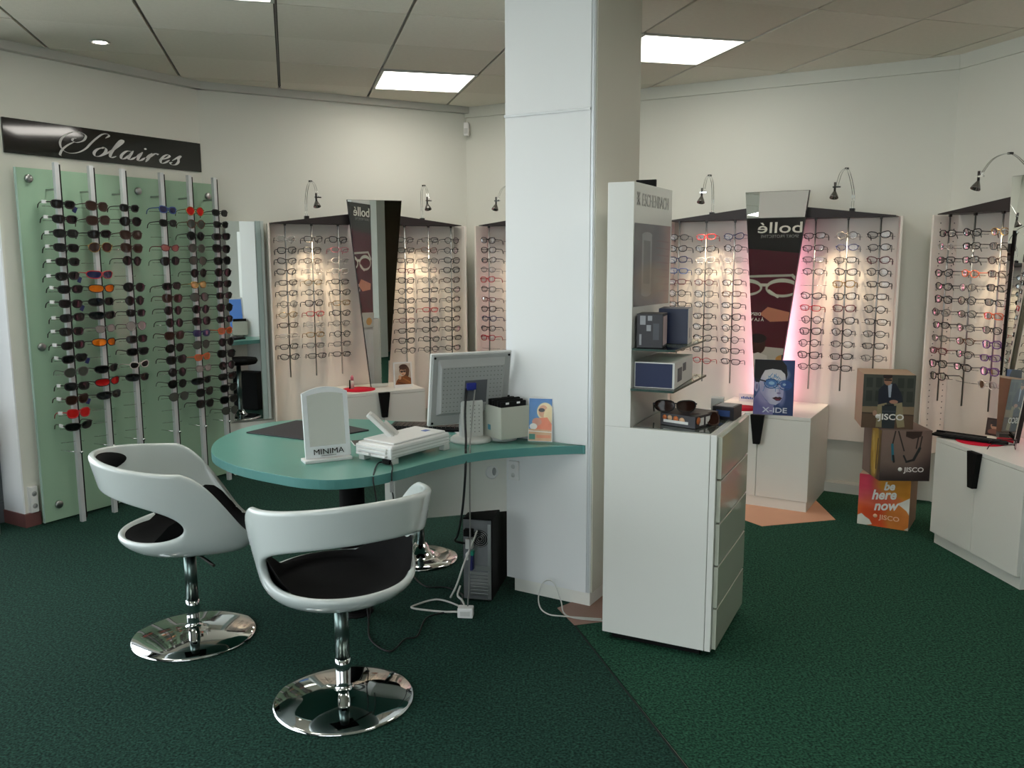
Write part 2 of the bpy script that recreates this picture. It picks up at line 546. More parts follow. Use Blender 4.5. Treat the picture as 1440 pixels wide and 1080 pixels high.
# ceiling: backing with tiles
PA = R(14.4)
Bx = Vector((math.cos(PA), math.sin(PA), 0)); Ax = Vector((-math.sin(PA), math.cos(PA), 0))
ceil = MB().box(-3.45, 6.5, -2.8, 7.3, CEIL + .02, CEIL + .16).obj('ceiling', TBAR); struct(ceil)
SH = 0.043
def cpt(b, a):   # tile-grid coordinates to world
    return Bx * b + Ax * (a + SH * b)
lights = {(1, 5.43): 0, (3, 4.20): 0, (-1, 3.55): 0, (-3, 1.75): 0, (2, 1.15): 0}
tile_cache = {}
def tile_poly(b0, b1, a0, a1, inset):
    return [cpt(b0 + inset, a0 + inset), cpt(b1 - inset, a0 + inset), cpt(b1 - inset, a1 - inset), cpt(b0 + inset, a1 - inset)]
rowbase = 4.165
light_cells = {(1, 2): 1, (3, 0): 1, (-1, -1): 1, (-3, -4): 1, (2, -5): 1, (4, -3): 1, (-3, -1): 1}  # last two panels are added out of view to brighten dim walls
near, far = [], []
proto_t = {}
def inside(pt, poly):
    c = False; j = len(poly) - 1
    for i in range(len(poly)):
        xi, yi = poly[i]; xj, yj = poly[j]
        if ((yi > pt[1]) != (yj > pt[1])) and (pt[0] < (xj - xi) * (pt[1] - yi) / (yj - yi) + xi): c = not c
        j = i
    return c
far_mb = MB()
for kb in range(-8, 9):
    for ka in range(-11, 5):
        b0 = -.015 + .6 * kb; b1 = b0 + .6
        a0 = rowbase + .6 * ka; a1 = a0 + .6
        P = tile_poly(b0, b1, a0, a1, .0025)
        P = [P[0] + Bx * .006, P[1] - Bx * .006, P[2] - Bx * .006, P[3] + Bx * .006]
        if (kb, ka) in light_cells:
            continue
        hits = [inside((q.x, q.y), room) for q in P + [(P[0] + P[2]) / 2]]
        if not any(hits): continue
        mean = (P[0] + P[2]) / 2
        vis = mean.y > 2.3 and abs(mean.x) < 0.75 * mean.y + .5
        dz = (hash((kb * 7 + ka * 13)) % 5) * 0.0006
        if vis:
            key = (kb + ka) % 2
            c0 = P[0]
            if key not in proto_t:
                mb = MB().prism([((q - c0).x, (q - c0).y) for q in P], 0, .016)
                proto_t[key] = mb.mesh('tile', TILE if key else TILE2)
            link('tile', proto_t[key], ceil, loc=(c0.x, c0.y, CEIL + dz))
        else:
            far_mb.prism([(q.x, q.y) for q in P], CEIL + dz, CEIL + .016 + dz)
o = far_mb.obj('tile', TILE, ceil); o['kind'] = 'stuff'
# light grey runners between the rows (T bars), a bar on every row edge
tb = MB()
for kb in range(-8, 10):
    b0 = -.015 + .6 * kb
    p0 = cpt(b0 - .004, -3); p1 = cpt(b0 + .004, -3); p2 = cpt(b0 + .004, 7); p3 = cpt(b0 - .004, 7)
    tb.prism([(p.x, p.y) for p in (p0, p1, p2, p3)], CEIL + .010, CEIL + .02)
tb.obj('grid_bar', DARKMET, ceil)
labels_l = {(1, 2): 'square lit ceiling panel just left of the pillar', (3, 0): 'square lit ceiling panel right of the pillar', (-1, -1): 'square lit ceiling panel cut by the top edge of the view', (-3, -4): 'square lit ceiling panel behind the camera on the window side', (-3, -1): 'square lit ceiling panel added out of view to brighten the left wall', (2, -5): 'square lit ceiling panel behind the camera near the side wall', (4, -3): 'square lit ceiling panel added out of view to brighten the right side'}
for (kb, ka), _ in light_cells.items():
    b0 = -.015 + .6 * kb; a0 = rowbase + .6 * ka
    if (kb, ka) == (1, 2): a0 = 5.39
    c = cpt(b0 + .3, a0 + .3)
    t = thing('ceiling_light', labels_l[(kb, ka)], 'ceiling light', (c.x, c.y, CEIL - .004), PA, 'square lit panels in the tiled ceiling')
    mb = MB()
    for (x0, x1, y0, y1) in ((-.298, -.28, -.298, .298), (.28, .298, -.298, .298), (-.28, .28, -.298, -.28), (-.28, .28, .28, .298)):
        mb.box(x0, x1, y0, y1, 0, .02)
    mb.obj('frame', COVE, t)
    B(-.28, .28, -.28, .28, .004, .012).obj('diffuser', LIGHTP, t)
# small recessed spot near the left wall
c = cpt(-.91, 5.13)
t = thing('recessed_spotlight', 'small round lit recessed spotlight above the black sign', 'ceiling light', (c.x, c.y, CEIL - .006))
MB().lathe([(.045, .0), (.050, .0), (.050, .006), (.034, .008), (.034, .004)], 20, closed=True).obj('ring', COVE, t)
MB().lathe([(.001, .003), (.033, .003), (.033, .007), (.001, .007)], 16).obj('bulb', mat('lit_bulb', (255, 255, 250), emit=(255, 248, 235), estr=14), t)
lt = D.lights.new('recessed_spotlight', 'SPOT'); lt.energy = 18; lt.spot_size = R(80); lt.spot_blend = .6; lt.shadow_soft_size = .03; lt.color = (1, .95, .88)
lo = D.objects.new('light_source', lt); COL.objects.link(lo); lo.parent = t; lo.location = (0, 0, -.02)

# trims under the ceiling
along(W0, c1, 0, .05, 0.0, (c1 - W0).length + .02, CEIL - .045, CEIL + .02, 'trim_2', COVE)
along(c1, c2, 0, .05, -0.02, L2 + .0, CEIL - .045, CEIL + .02, 'trim_3', COVE)
along(c2, c3, 0, .02, 0.0, L3, CEIL - .075, CEIL + .02, 'trim_4', WALL)
along(c3, c4, 0, .015, 0.0, 1.75, CEIL - .075, CEIL + .02, 'trim_5', WALL)

# ------------------------------------------------------------------ pillar
pil = D.objects.new('pillar', None); COL.objects.link(pil); pil['kind'] = 'structure'
pil.location = (-0.0217, 3.6851, 0); pil.rotation_euler = (0, 0, R(-30.3))
PW, PD = 0.405, 0.455
B(0, PW, 0, PD, 0.065, 2.60).obj('core', PILLARM, pil)
B(0.0, PW - .016, -0.006, 0.0, 0.065, 2.048).obj('panel', PILLARM, pil)
B(0.0, PW - .016, -0.006, 0.0, 2.058, 2.60).obj('panel', PILLARM, pil)
B(-0.004, PW - .016, -0.010, 0.0, 2.048, 2.058).obj('joint_strip', STEEL, pil)
B(PW - .016, PW - .004, -0.003, 0.0, 0.065, 2.60).obj('corner_strip', ALU, pil)
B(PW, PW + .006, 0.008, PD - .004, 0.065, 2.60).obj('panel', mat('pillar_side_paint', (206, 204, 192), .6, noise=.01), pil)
B(0.03, PW - .005, 0.012, PD - .02, 0.0, 0.065).obj('plinth', LAM, pil)

# ------------------------------------------------------------------ eyeglasses
COLR = {
 'black': ((18, 16, 17), .3, 0), 'dark brown': ((58, 38, 32), .3, 0), 'dark blue': ((30, 40, 84), .3, 0), 'red': ((178, 34, 44), .3, 0),
 'burgundy': ((96, 26, 36), .3, 0), 'grey metal': ((120, 118, 116), .3, .7), 'gold': ((168, 136, 84), .25, .8), 'purple': ((104, 60, 130), .3, 0),
 'orange': ((206, 92, 50), .3, 0), 'tortoise brown': ((92, 60, 40), .25, 0), 'clear': ((205, 196, 190), .2, 0), 'blue': ((50, 84, 150), .3, 0), 'pink': ((206, 120, 130), .3, 0),
}
def fmat(c):
    rgb, ro, me = COLR[c]
    return mat('frame_' + c.replace(' ', '_'), rgb, ro, me, noise=.15, nscale=120)
SHAPES = {  # lens half width, half height, exponent, centre x, thickness, top lift
 'rectangular': (.0265, .0165, 3.6, .0340, .0026, 0), 'oval': (.0260, .0185, 2.2, .0340, .0022, 0), 'round': (.0240, .0215, 2.0, .0325, .0024, 0),
 'square': (.0265, .0195, 3.2, .0345, .0030, .002), 'cat-eye': (.0270, .0185, 2.6, .0345, .0028, .005),
 'big square': (.0320, .0245, 3.0, .0375, .0030, .002), 'aviator': (.0315, .0260, 2.3, .0375, .0020, -.002), 'wraparound': (.0370, .0210, 2.8, .0400, .0026, .001),
 'big round': (.0280, .0262, 2.0, .0350, .0026, 0), 'narrow': (.0325, .0205, 3.2, .0375, .0032, 0)}
def lens_loop(shape, sgn, n=18):
    rx, rz, ex, cx, th, lift = SHAPES[shape]
    pts = []
    for k in range(n):
        a = 2 * math.pi * k / n
        ca, sa = math.cos(a), math.sin(a)
        x = rx * math.copysign(abs(ca) ** (2 / ex), ca); z = rz * math.copysign(abs(sa) ** (2 / ex), sa)
        if z < 0: x *= 1 - .16 * (-z / rz)
        if z > 0: z += lift * (x / rx) * (z / rz)
        X = sgn * (cx + x)
        wrap = 5.0 if shape == 'wraparound' else 1.6
        pts.append(Vector((X, wrap * X * X, z)))
    return pts
MESHC = {}
def glasses_meshes(shape, fc, lensm, fine=False):
    key = (shape, fc, lensm.name)
    if key in MESHC: return MESHC[key]
    rx, rz, ex, cx, th, lift = SHAPES[shape]
    fr = MB()
    for s in (-1, 1):
        fr.tube(lens_loop(shape, s), th, 5, closed=True)
    zz = rz * .35
    fr.tube([(-(cx - rx) - .001, .0, zz), (0, -.002, zz + .003), ((cx - rx) + .001, .0, zz)], th * 1.15, 5)
    wy = (5.0 if shape == 'wraparound' else 1.6) * (cx + rx) ** 2
    for s in (-1, 1):
        fr.box(*sorted((s * (cx + rx - .002), s * (cx + rx + .005))), wy - .002, wy + .006, zz - .002, zz + .004)
    frame = fr.mesh('frame', fmat(fc))
    ln = []
    for s in (-1, 1):
        loop = lens_loop(shape, s)
        c = sum(loop, Vector()) / len(loop)
        c.y -= .002
        vs = [c] + loop; n = len(loop)
        m_ = MB(); m_.sm = True
        fs = [(0, 1 + (i + 1) % n, 1 + i) if s > 0 else (0, 1 + i, 1 + (i + 1) % n) for i in range(n)]
        m_.add(vs, fs)
        ln.append(m_.mesh('lens', lensm))
    tm = []
    for s in (-1, 1):
        x = s * (cx + rx + .004); m_ = MB()
        tk = max(th * .9, .0018)
        path = [(x, wy + .004, zz + .001), (x * .99, wy + .05, zz), (x * .95, wy + .088, zz - .003), (x * .92, wy + .106, zz - .014), (x * .90, wy + .114, zz - .034)]
        m_.tube(path, [tk, tk, tk, tk * 1.2, tk * 1.1], 4)
        tm.append(m_.mesh('temple', fmat(fc)))
    MESHC[key] = (frame, ln, tm)
    return MESHC[key]

PROTO = {}
TAGW = mat('white_tag', (240, 240, 240), .4, noise=.02)
TAGN = mat('navy_tag', (28, 40, 90), .5, noise=.05)
def place_glasses(name, label, cat, group, shape, fc, lensm, M, rz, tilt=0.0, roll=0.0, white_tag=False, navy=False, lens=True):
    key = (name, shape, fc, lensm.name, white_tag, navy, lens)
    pos = M
    if key not in PROTO:
        t = thing(name, label, cat, pos, rz, group)
        fr, ln, tm = glasses_meshes(shape, fc, lensm)
        link('frame', fr, t)
        if lens:
            for l in ln: link('lens', l, t)
        for l in tm: link('temple', l, t)
        rx, rz_, ex, cx, th, lift = SHAPES[shape]
        if white_tag:
            B(-(cx + rx + .010), -(cx + rx + .0025), .040, .070, -.002, .016).obj('white_tag', TAGW, t, label='white security tag on the temple')
        if navy:
            M2 = Matrix.Translation((cx + rx + .004, .01, -.022)) @ Matrix.Rotation(R(25), 4, 'Y')
            MB().box(-.011, .011, -.001, .001, -.018, .014, M2).obj('swing_tag', TAGN, t, label='navy swing tag')
        PROTO[key] = t
    else:
        src = PROTO[key]
        t = src.copy(); COL.objects.link(t)
        for ch in src.children:
            c = ch.copy(); c.parent = t; COL.objects.link(c)
        t.location = pos
        t['label'] = label; t['group'] = group
    t.rotation_euler = (tilt, roll, rz)
    return t

ORD = ['top', 'second', 'third', 'fourth', 'fifth', 'sixth', 'seventh', 'eighth', 'ninth', 'tenth', 'eleventh', 'twelfth', 'thirteenth', 'fourteenth', 'fifteenth', 'sixteenth', 'seventeenth', 'eighteenth']

# ------------------------------------------------------------------ wall display units
ROWS = [1.600 - .0722 * k for k in range(12)]
def wall_unit(origin, ang, label, place, wedge, cols, special, group, seed, tube=True, pink=False, warm=None, left=True, right=True, base=.335, lamp_sides=(-1, 1), black_bias=.7, skip=()):
    t = thing('wall_display', label, 'display', origin, ang, 'wall displays for eyeglasses')
    HW = .69
    B(-HW, HW, -.06, -.035, base, 1.705).obj('back_panel', PANELW, t, .002)
    B(-HW + .1, HW - .1, -.035, -.0, base + .1, 1.6).obj('batten', LAM, t)
    for s in (-1, 1):
        # side cheek with a slight outward flare
        a = HW if s > 0 else -HW
        poly = [(a, -.06), (a + s * .015, -.06), (a + s * .039, -.205), (a + s * .026, -.205)]
        if s < 0: poly = poly[::-1]
        if (s > 0 and right) or (s < 0 and left):
            MB().prism(poly[::-1], base, 1.705).obj('side_panel', PANELW, t, .0015)
        # dark wedge board over the rods
        fas = [(s * .12, 1.705), (s * (HW + .0), 1.705), (s * (HW), 1.710), (s * .12, 1.780)]
        if s < 0: fas = fas[::-1]
        MB().prism(fas, -.205, -.055, axis='y').obj('header_board', FASC, t, .001)
    M = Matrix.Translation(origin) @ Matrix.Rotation(ang, 4, 'Z')
    rs = random.Random(seed)
    for ci, x in enumerate((-.61, -.43, -.245, .245, .43, .61)):
        rod = MB().tube([(x, -.19, 1.705), (x, -.19, .665)], .0048, 8).obj('rod', STEEL, t)
        g2 = MB()
        g2.box(x - .0065, x + .0065, -.197, -.183, 1.690, 1.704).obj('clamp', DARKMET, rod)
        for k, z in enumerate(ROWS):
            key = 'peg'
            if key not in MESHC:
                MESHC[key] = MB().tube([(-.078, .022, -.010), (-.05, .008, -.010), (0, .004, -.010), (.05, .008, -.010), (.078, .022, -.010)], .0016, 4).mesh('peg', PEG)
            link('peg', MESHC[key], rod, loc=(x, -.19, z))
        if ci not in cols: continue
        side = 'left' if ci < 3 else 'right'
        cname = ('left', 'middle', 'right')[ci % 3]
        for k, z in enumerate(ROWS):
            if (ci, k) in skip: continue
            shape = rs.choice(['rectangular', 'rectangular', 'oval', 'square', 'round', 'cat-eye'])
            fc = 'black' if rs.random() < black_bias else rs.choice(['dark brown', 'grey metal', 'tortoise brown', 'dark blue', 'burgundy', 'grey metal', 'gold', 'clear'])
            if (ci, k) in special: fc, shape = special[(ci, k)]
            p = M @ Vector((x + rs.uniform(-.006, .006), -.207, z + rs.uniform(-.002, .002)))
            pn = place[0] if side == 'left' else place[1]
            lab = '%s %s eyeglasses, %s in the %s column, %s' % (fc, shape, 'topmost' if k == 0 else ORD[k] + ' from top', cname, pn)
            place_glasses('eyeglasses', lab, 'eyeglasses', 'eyeglasses on the ' + pn.replace('of the ', '').replace('on the ', ''), shape, fc, LENS, p, ang + rs.uniform(-.09, .09), tilt=0, roll=rs.uniform(-.05, .05))
    return t, M

def wedge_mirror(origin, ang, label, zb=.565, extra=0.0, lean=.04):
    """tall mirror, wide at the top and narrow at the foot, leaning back"""
    t = thing('wedge_mirror', label, 'mirror', origin, ang, 'tapered mirrors between the display panels')
    zt = 1.868
    yb, yt = -.265 - lean + extra, -.265 + lean + extra
    wt, wb = .190, .060
    def slab(y_off0, y_off1, grow):
        vs = []
        for yo in (y_off0, y_off1):
            vs += [Vector((-(wb + grow), yb + yo, zb)), Vector((wb + grow, yb + yo, zb)), Vector((wt + grow, yt + yo, zt + grow)), Vector((-(wt + grow), yt + yo, zt + grow))]
        mb = MB()
        mb.add(vs, [(0, 1, 2, 3), (7, 6, 5, 4), (1, 5, 6, 2), (0, 3, 7, 4), (3, 2, 6, 7), (0, 4, 5, 1)])
        return mb
    slab(-.006, 0, 0).obj('mirror_glass', MIRROR, t)
    slab(0, .024, .002).obj('backing_board', BLACK, t)
    return t

PINKT = mat('pink_tube', (255, 120, 180), .4, emit=(255, 120, 160), estr=1.2, noise=.01)
def pink_tube(origin, ang, label, w=PINK_W, colr=(1, .40, .58)):
    t = thing('neon_tube', label, 'lamp', origin, ang, 'pink tubes behind the tapered mirrors')
    MB().tube([(0, -.085, .60), (0, -.085, 1.66)], .008, 8).obj('tube', PINKT, t)
    for z in (.60, 1.66):
        B(-.014, .014, -.100, -.060, z - .02, z + .02).obj('socket', LAM, t)
    l = D.lights.new('neon_tube', 'AREA'); l.shape = 'RECTANGLE'; l.size = .04; l.size_y = 1.0; l.energy = w; l.color = colr; l.spread = R(130)
    for s in (-1, 1):
        lo = D.objects.new('light_source', l); COL.objects.link(lo); lo.parent = t
        # the strip faces the board and sideways, so only the board near the mirror is washed pink
        zax = -Vector((s * .50, .866, 0)); yax = Vector((0, 0, 1)); xax = yax.cross(zax)
        lo.matrix_local = Matrix.Translation((s * .014, -.155, 1.08)) @ Matrix((xax, yax, zax)).transposed().to_4x4()
    return t

def arc_lamp(origin, ang, x, label, xh=None, energy=SPOT_W, aim=None):
    """halogen spot on a twin-wire arch, clamped on the header board"""
    xh = x if xh is None else xh
    zb = 1.780 - .070 * (abs(x) - .12) / .57
    t = thing('arc_spot_lamp', label, 'lamp', origin, ang, 'chrome arc spot lamps above the displays')
    B(x - .014, x + .014, -.095, -.065, zb - .002, zb + .02).obj('clamp', BLACK, t)
    def pt(f):
        # f 0..1 from clamp to lamp holder
        P = [(x, -.08, zb + .01), (x, -.075, zb + .11), (x + (xh - x) * .3, -.125, 1.945), (x + (xh - x) * .5, -.205, 1.985), (x + (xh - x) * .8, -.300, 1.955), (xh, -.365, 1.875)]
        return P
    pts = catmull(pt(0), 6)
    for s in (-1, 1):
        MB().tube([p + Vector((s * .006, 0, 0)) for p in pts], .0022, 6).obj('wire_arm', CHROME, t)
    q = pts[len(pts) * 3 // 5]
    B(q.x - .010, q.x + .010, q.y - .008, q.y + .012, q.z - .004, q.z + .006).obj('cross_clip', BLACK, t)
    hz = 1.862
    B(xh - .022, xh + .022, -.372, -.360, hz + .004, hz + .012).obj('cross_bar', CHROME, t)
    MB().tube([(xh - .010, -.366, hz + .035), (xh - .010, -.366, hz - .018)], .0065, 8).obj('holder', DARKMET, t)
    Mh = Matrix.Translation((xh - .010, -.366, hz - .015)) @ Matrix.Rotation(R(-22), 4, 'X')
    MB().lathe([(.006, .004), (.010, -.006), (.018, -.022), (.0235, -.036), (.0245, -.042), (.0215, -.040), (.014, -.022), (.006, -.010)], 16, Mh).obj('shade', mat('lamp_reflector', (120, 118, 114), .2, .8, noise=.05, nscale=40), t)
    MB().lathe([(.001, -.018), (.010, -.018), (.010, -.024), (.001, -.024)], 12, Mh).obj('bulb', mat('halogen_glow', (255, 240, 210), emit=(255, 214, 160), estr=1.5), t)
    l = D.lights.new('halogen', 'SPOT'); l.energy = energy; l.spot_size = R(58); l.spot_blend = 1.0; l.shadow_soft_size = .018; l.color = (1, .78, .52)
    lo = D.objects.new('light_source', l); COL.objects.link(lo); lo.parent = t
    src = Vector((xh - .010, -.366, hz - .062)) ; lo.location = src
    tgt = Vector((xh if aim is None else aim, -.06, 1.02)) - src
    lo.rotation_euler = tgt.to_track_quat('-Z', 'Y').to_euler()
    return t

# unit A on the back wall, units D and C on the right wall, unit E on the far right wall
AA = R(28.6); u2 = (c2 - c1).normalized()
A3 = R(-30.3)
oA = c1 + u2 * 1.098 + Vector((u2.y, -u2.x, 0)) * .018
oD = es * 5.66 + en * (-2.78); oC = es * 5.66 + en * (-1.317)
oE = c3 + d4 * .830
for v in (oA, oD, oC, oE): v.z = 0
wall_unit(oA, AA, 'white eyeglass display behind the desk beside the sunglasses wall', ('panel next to the sunglasses', 'panel behind the monitor'), 0, (0, 1, 2, 3, 4, 5),
          {(1, 7): ('red', 'rectangular'), (2, 1): ('pink', 'rectangular'), (4, 7): ('red', 'rectangular'), (3, 8): ('burgundy', 'oval'), (2, 2): ('clear', 'oval'), (2, 3): ('clear', 'rectangular'), (1, 3): ('clear', 'oval'), (1, 4): ('gold', 'oval'), (0, 7): ('gold', 'oval'), (0, 9): ('clear', 'rectangular'), (1, 8): ('clear', 'square')}, '', 11)
wall_unit(oD, A3, 'pinkish eyeglass display half hidden by the pillar', ('panel touching the pillar', 'panel behind the pillar'), 0, (0,),
          {(0, 4): ('red', 'square'), (0, 6): ('burgundy', 'rectangular'), (0, 10): ('red', 'square'), (0, 3): ('grey metal', 'oval')}, '', 12, skip=((0, 11),))
wall_unit(oC, A3, 'white eyeglass display with pink glow right of the tower', ('panel behind the tower', 'panel above the cubes'), 0, (0, 1, 2, 3, 4, 5),
          {(1, 0): ('red', 'rectangular'), (0, 2): ('dark blue', 'square'), (0, 3): ('blue', 'rectangular'), (0, 4): ('burgundy', 'rectangular'), (1, 4): ('burgundy', 'oval'), (1, 11): ('red', 'oval'), (1, 8): ('black', 'cat-eye'), (1, 9): ('black', 'cat-eye'),
           (3, 6): ('red', 'rectangular'), (4, 1): ('dark blue', 'oval'), (1, 2): ('clear', 'rectangular'), (2, 2): ('clear', 'oval'), (2, 3): ('grey metal', 'oval')}, '', 13, skip=((3, 4), (5, 11)))
wall_unit(oE, A4, 'white eyeglass display at the right edge beside the tall mirror', ('panel at right edge', 'panel out of view'), 0, (0, 1, 2),
          {(1, 3): ('orange', 'oval'), (1, 8): ('tortoise brown', 'oval'), (0, 9): ('burgundy', 'rectangular'), (2, 8): ('purple', 'square'), (2, 9): ('purple', 'rectangular'), (2, 10): ('purple', 'square'), (2, 6): ('orange', 'rectangular')}, '', 14, skip=((1, 11),))
# pegboard holes in the left cheek of unit E
hm = MB()
for xx, yy0 in ((-.008, -.085), (-.022, -.165)):
    for k in range(38):
        z = 1.66 - k * .034
        M_ = Matrix.Translation((-.69 + (-.004 if yy0 > -.1 else -.0165), yy0, z)) @ Matrix.Rotation(R(90), 4, 'Y')
        hm.lathe([(.0001, 0), (.0032, 0), (.0032, .0015), (.0001, .0015)], 6, M_)
eunit = [o for o in D.objects if o.name.startswith('wall_display') and 'right edge' in o.get('label', '')][0]
h = hm.obj('peg_holes', MATT, eunit); h['kind'] = 'stuff'

Lm = ['tall tapered mirror above the small cabinet behind the desk', 'tapered mirror reflecting a red poster behind the blue face card', 'tall tapered mirror on the cabinet at right edge', 'tapered mirror hidden by the pillar']
def yawed(o, ang, dz, y=-.262):
    # same foot point, mirror turned a little about its own middle
    c = o + Matrix.Rotation(ang, 3, 'Z') @ Vector((0, y, 0))
    return c - Matrix.Rotation(ang + dz, 3, 'Z') @ Vector((0, y, 0)), ang + dz
wedge_mirror(*yawed(oA, AA, R(-6.4)), Lm[0], lean=.002); wedge_mirror(oC + en * .015, A3, Lm[1]); wedge_mirror(*yawed(oE, A4, R(-5)), Lm[2]); wedge_mirror(oD, A3, Lm[3], zb=.60)
pink_tube(oC, A3, 'pink tube behind the mirror that reflects the red poster')
pink_tube(oD, A3, 'pink tube behind the mirror hidden by the pillar')
pink_tube(oE, A4, 'pink tube behind the mirror at the right edge', w=PINK_W * .35)
arc_lamp(oA, AA, -.43, 'arc spot lamp over the panel next to the sunglasses', aim=-.40)
arc_lamp(oA, AA, .43, 'arc spot lamp above the panel behind the monitor', xh=.36, aim=.40)
arc_lamp(oD, A3, -.43, 'arc spot lamp touching the left edge of the pillar', energy=SPOT_W * .4)
arc_lamp(oC, A3, -.43, 'arc spot lamp just right of the white tower', xh=-.40)
arc_lamp(oC, A3, .43, 'arc spot lamp above the panel over the cubes', xh=.385)
arc_lamp(oE, A4, -.21, 'largest arc spot lamp at the right edge beside the tall mirror', xh=-.23, aim=-.35, energy=SPOT_W * .8)

# ------------------------------------------------------------------ sunglasses wall
aL = math.atan2(es.y, es.x)
rack = thing('sunglasses_rack', 'green glass wall panel with six silver sunglasses poles', 'display rack', W0, aL)
B(.07, 1.385, -.062, -.052, .012, 1.955).obj('glass_panel', GLASSG, rack, .001, label='pale green glass back panel')
B(.066, .0705, -.066, -.05, .012, 1.955).obj('glass_edge', GLASSL, rack)
for (x, z) in ((.135, 1.93 - .03), (.13, .997), (.155, .10), (.70, 1.875), (.80, 1.875), (1.32, 1.875), (1.32, .10)):
    Mk = Matrix.Translation((x, -.062, z)) @ Matrix.Rotation(R(90), 4, 'X')
    MB().lathe([(.001, 0), (.022, 0), (.022, .010), (.018, .014), (.001, .014)], 18, Mk).obj('standoff', STEEL, rack)
for z in (1.875, .10):
    for x in (.135, 1.32):
        pass
POLES = [.226, .427, .626, .886, 1.090, 1.284]
SUNL = mat('dark_lens', (13, 15, 15), .12, spec=.35, noise=.1, nscale=40)
SUNB = mat('brown_lens', (48, 30, 24), .12, spec=.35, noise=.1, nscale=40)
SUNG = mat('grey_lens', (62, 66, 60), .12, noise=.1, nscale=40)
SUNR = mat('red_mirror_lens', (200, 30, 28), .08, .5, noise=.1, nscale=60)
SUNO = mat('orange_mirror_lens', (236, 120, 20), .08, .5, noise=.25, nscale=50)
SUNRG = mat('gold_mirror_lens', (190, 160, 110), .08, .6, noise=.25, nscale=50)
SUNPK = mat('rose_lens', (150, 90, 84), .1, noise=.15, nscale=50)
SUNCL = mat('pale_grey_lens', (128, 122, 118), .08, noise=.1, nscale=50, coat=.5)
SUNN = mat('navy_lens', (26, 26, 70), .08, noise=.1, nscale=50, coat=.5)
SUNOR = mat('amber_lens', (150, 84, 48), .1, noise=.1, nscale=50)
K = {
 'd': ('black', None, SUNL, 'dark'), 'b': ('black', None, SUNL, 'dark'), 'g': ('black', 'aviator', SUNG, 'grey'), 'G': ('grey metal', 'aviator', SUNG, 'grey'),
 'w': ('dark brown', 'big square', SUNB, 'brown'), 'v': ('gold', 'aviator', SUNB, 'brown'), 'R': ('red', 'big square', SUNR, 'red'), 'k': ('red', 'wraparound', SUNN, 'navy'),
 'o': ('black', 'wraparound', SUNO, 'orange mirrored'), 'r': ('black', 'wraparound', SUNR, 'red mirrored'), 's': ('black', 'wraparound', SUNL, 'dark'), 'c': ('grey metal', 'square', SUNCL, 'pale grey'),
 'q': ('grey metal', 'big round', SUNCL, 'pale grey'), 'n': ('blue', 'square', SUNN, 'navy'), 't': ('burgundy', 'cat-eye', SUNPK, 'rose'), 'm': ('gold', 'big round', SUNR, 'red mirrored'),
 'T': ('tortoise brown', 'big round', SUNG, 'grey'), 'B': ('black', 'big round', SUNL, 'dark'), 'x': ('gold', 'square', SUNRG, 'gold mirrored'), 'O': ('orange', 'square', SUNOR, 'amber'), 'N': ('dark blue', 'square', SUNN, 'navy'),
 'W': ('clear', 'cat-eye', SUNL, 'dark'), 'S': ('black', 'wraparound', SUNL, 'dark'), '-': None}
SP = ['dddddddddddd' + 'GdwRs-', 'wwbv-kossco-srs---', 'bbwwb-bbb' + 'q' + 'bbWS----', 'nb-tb-bwbbwbbbbg--', 'mTBGgbxgBbNgOcsbb-', 'bbbbbbbbbbObbbbbbg']
SP[1] = 'wwbv-kosscO-srs---'
SP[1] = 'wwbv-ko' + 'ssc' + 'o' + '-' + 'Srs' + '---'
for pi, x in enumerate(POLES):
    pole = MB()
    pole.box(x - .017, x + .008, -.187, -.163, .0, 1.985)
    pole.obj('pole', ALU, rack, .0015)
    pole_o = rack.children[-1] if False else [o for o in D.objects if o.name.startswith('pole') and o.parent == rack][-1]
    B(x + .008, x + .016, -.186, -.165, .02, 1.975).obj('slot_strip', MATT, pole_o)
    B(x + .0, x + .006, -.165, -.062, 1.84, 1.85).obj('bracket', STEEL, pole_o)
    for k in range(18):
        z = 1.763 - .0757 * k
        if 'speg' not in MESHC:
            MESHC['speg'] = MB().tube([(-.085, .030, -.010), (-.05, .012, -.010), (.012, .0, -.010), (.018, -.018, -.012), (.018, -.022, -.002)], .0014, 4).mesh('peg', PEG)
        link('peg', MESHC['speg'], pole_o, loc=(x, -.185, z))
    Mk = Matrix.Translation((x + .006, -.190, 1.763 - .0757 * 18))
    e_ = MB().tube([(0, 0, 0), (-.03, .03, .006), (-.07, .075, .016)], .003, 6, True)
    e_.lathe([(.001, -.008), (.009, -.006), (.011, 0), (.009, .006), (.001, .008)], 10, Matrix.Translation((0, -.004, 0)))
    me = e_.mesh('end_peg', CHROME); link('end_peg', me, pole_o, loc=Mk.translation)
ML = Matrix.Translation(W0) @ Matrix.Rotation(aL, 4, 'Z')
PN = ['first', 'second', 'third', 'fourth', 'fifth', 'sixth']
rs = random.Random(5)
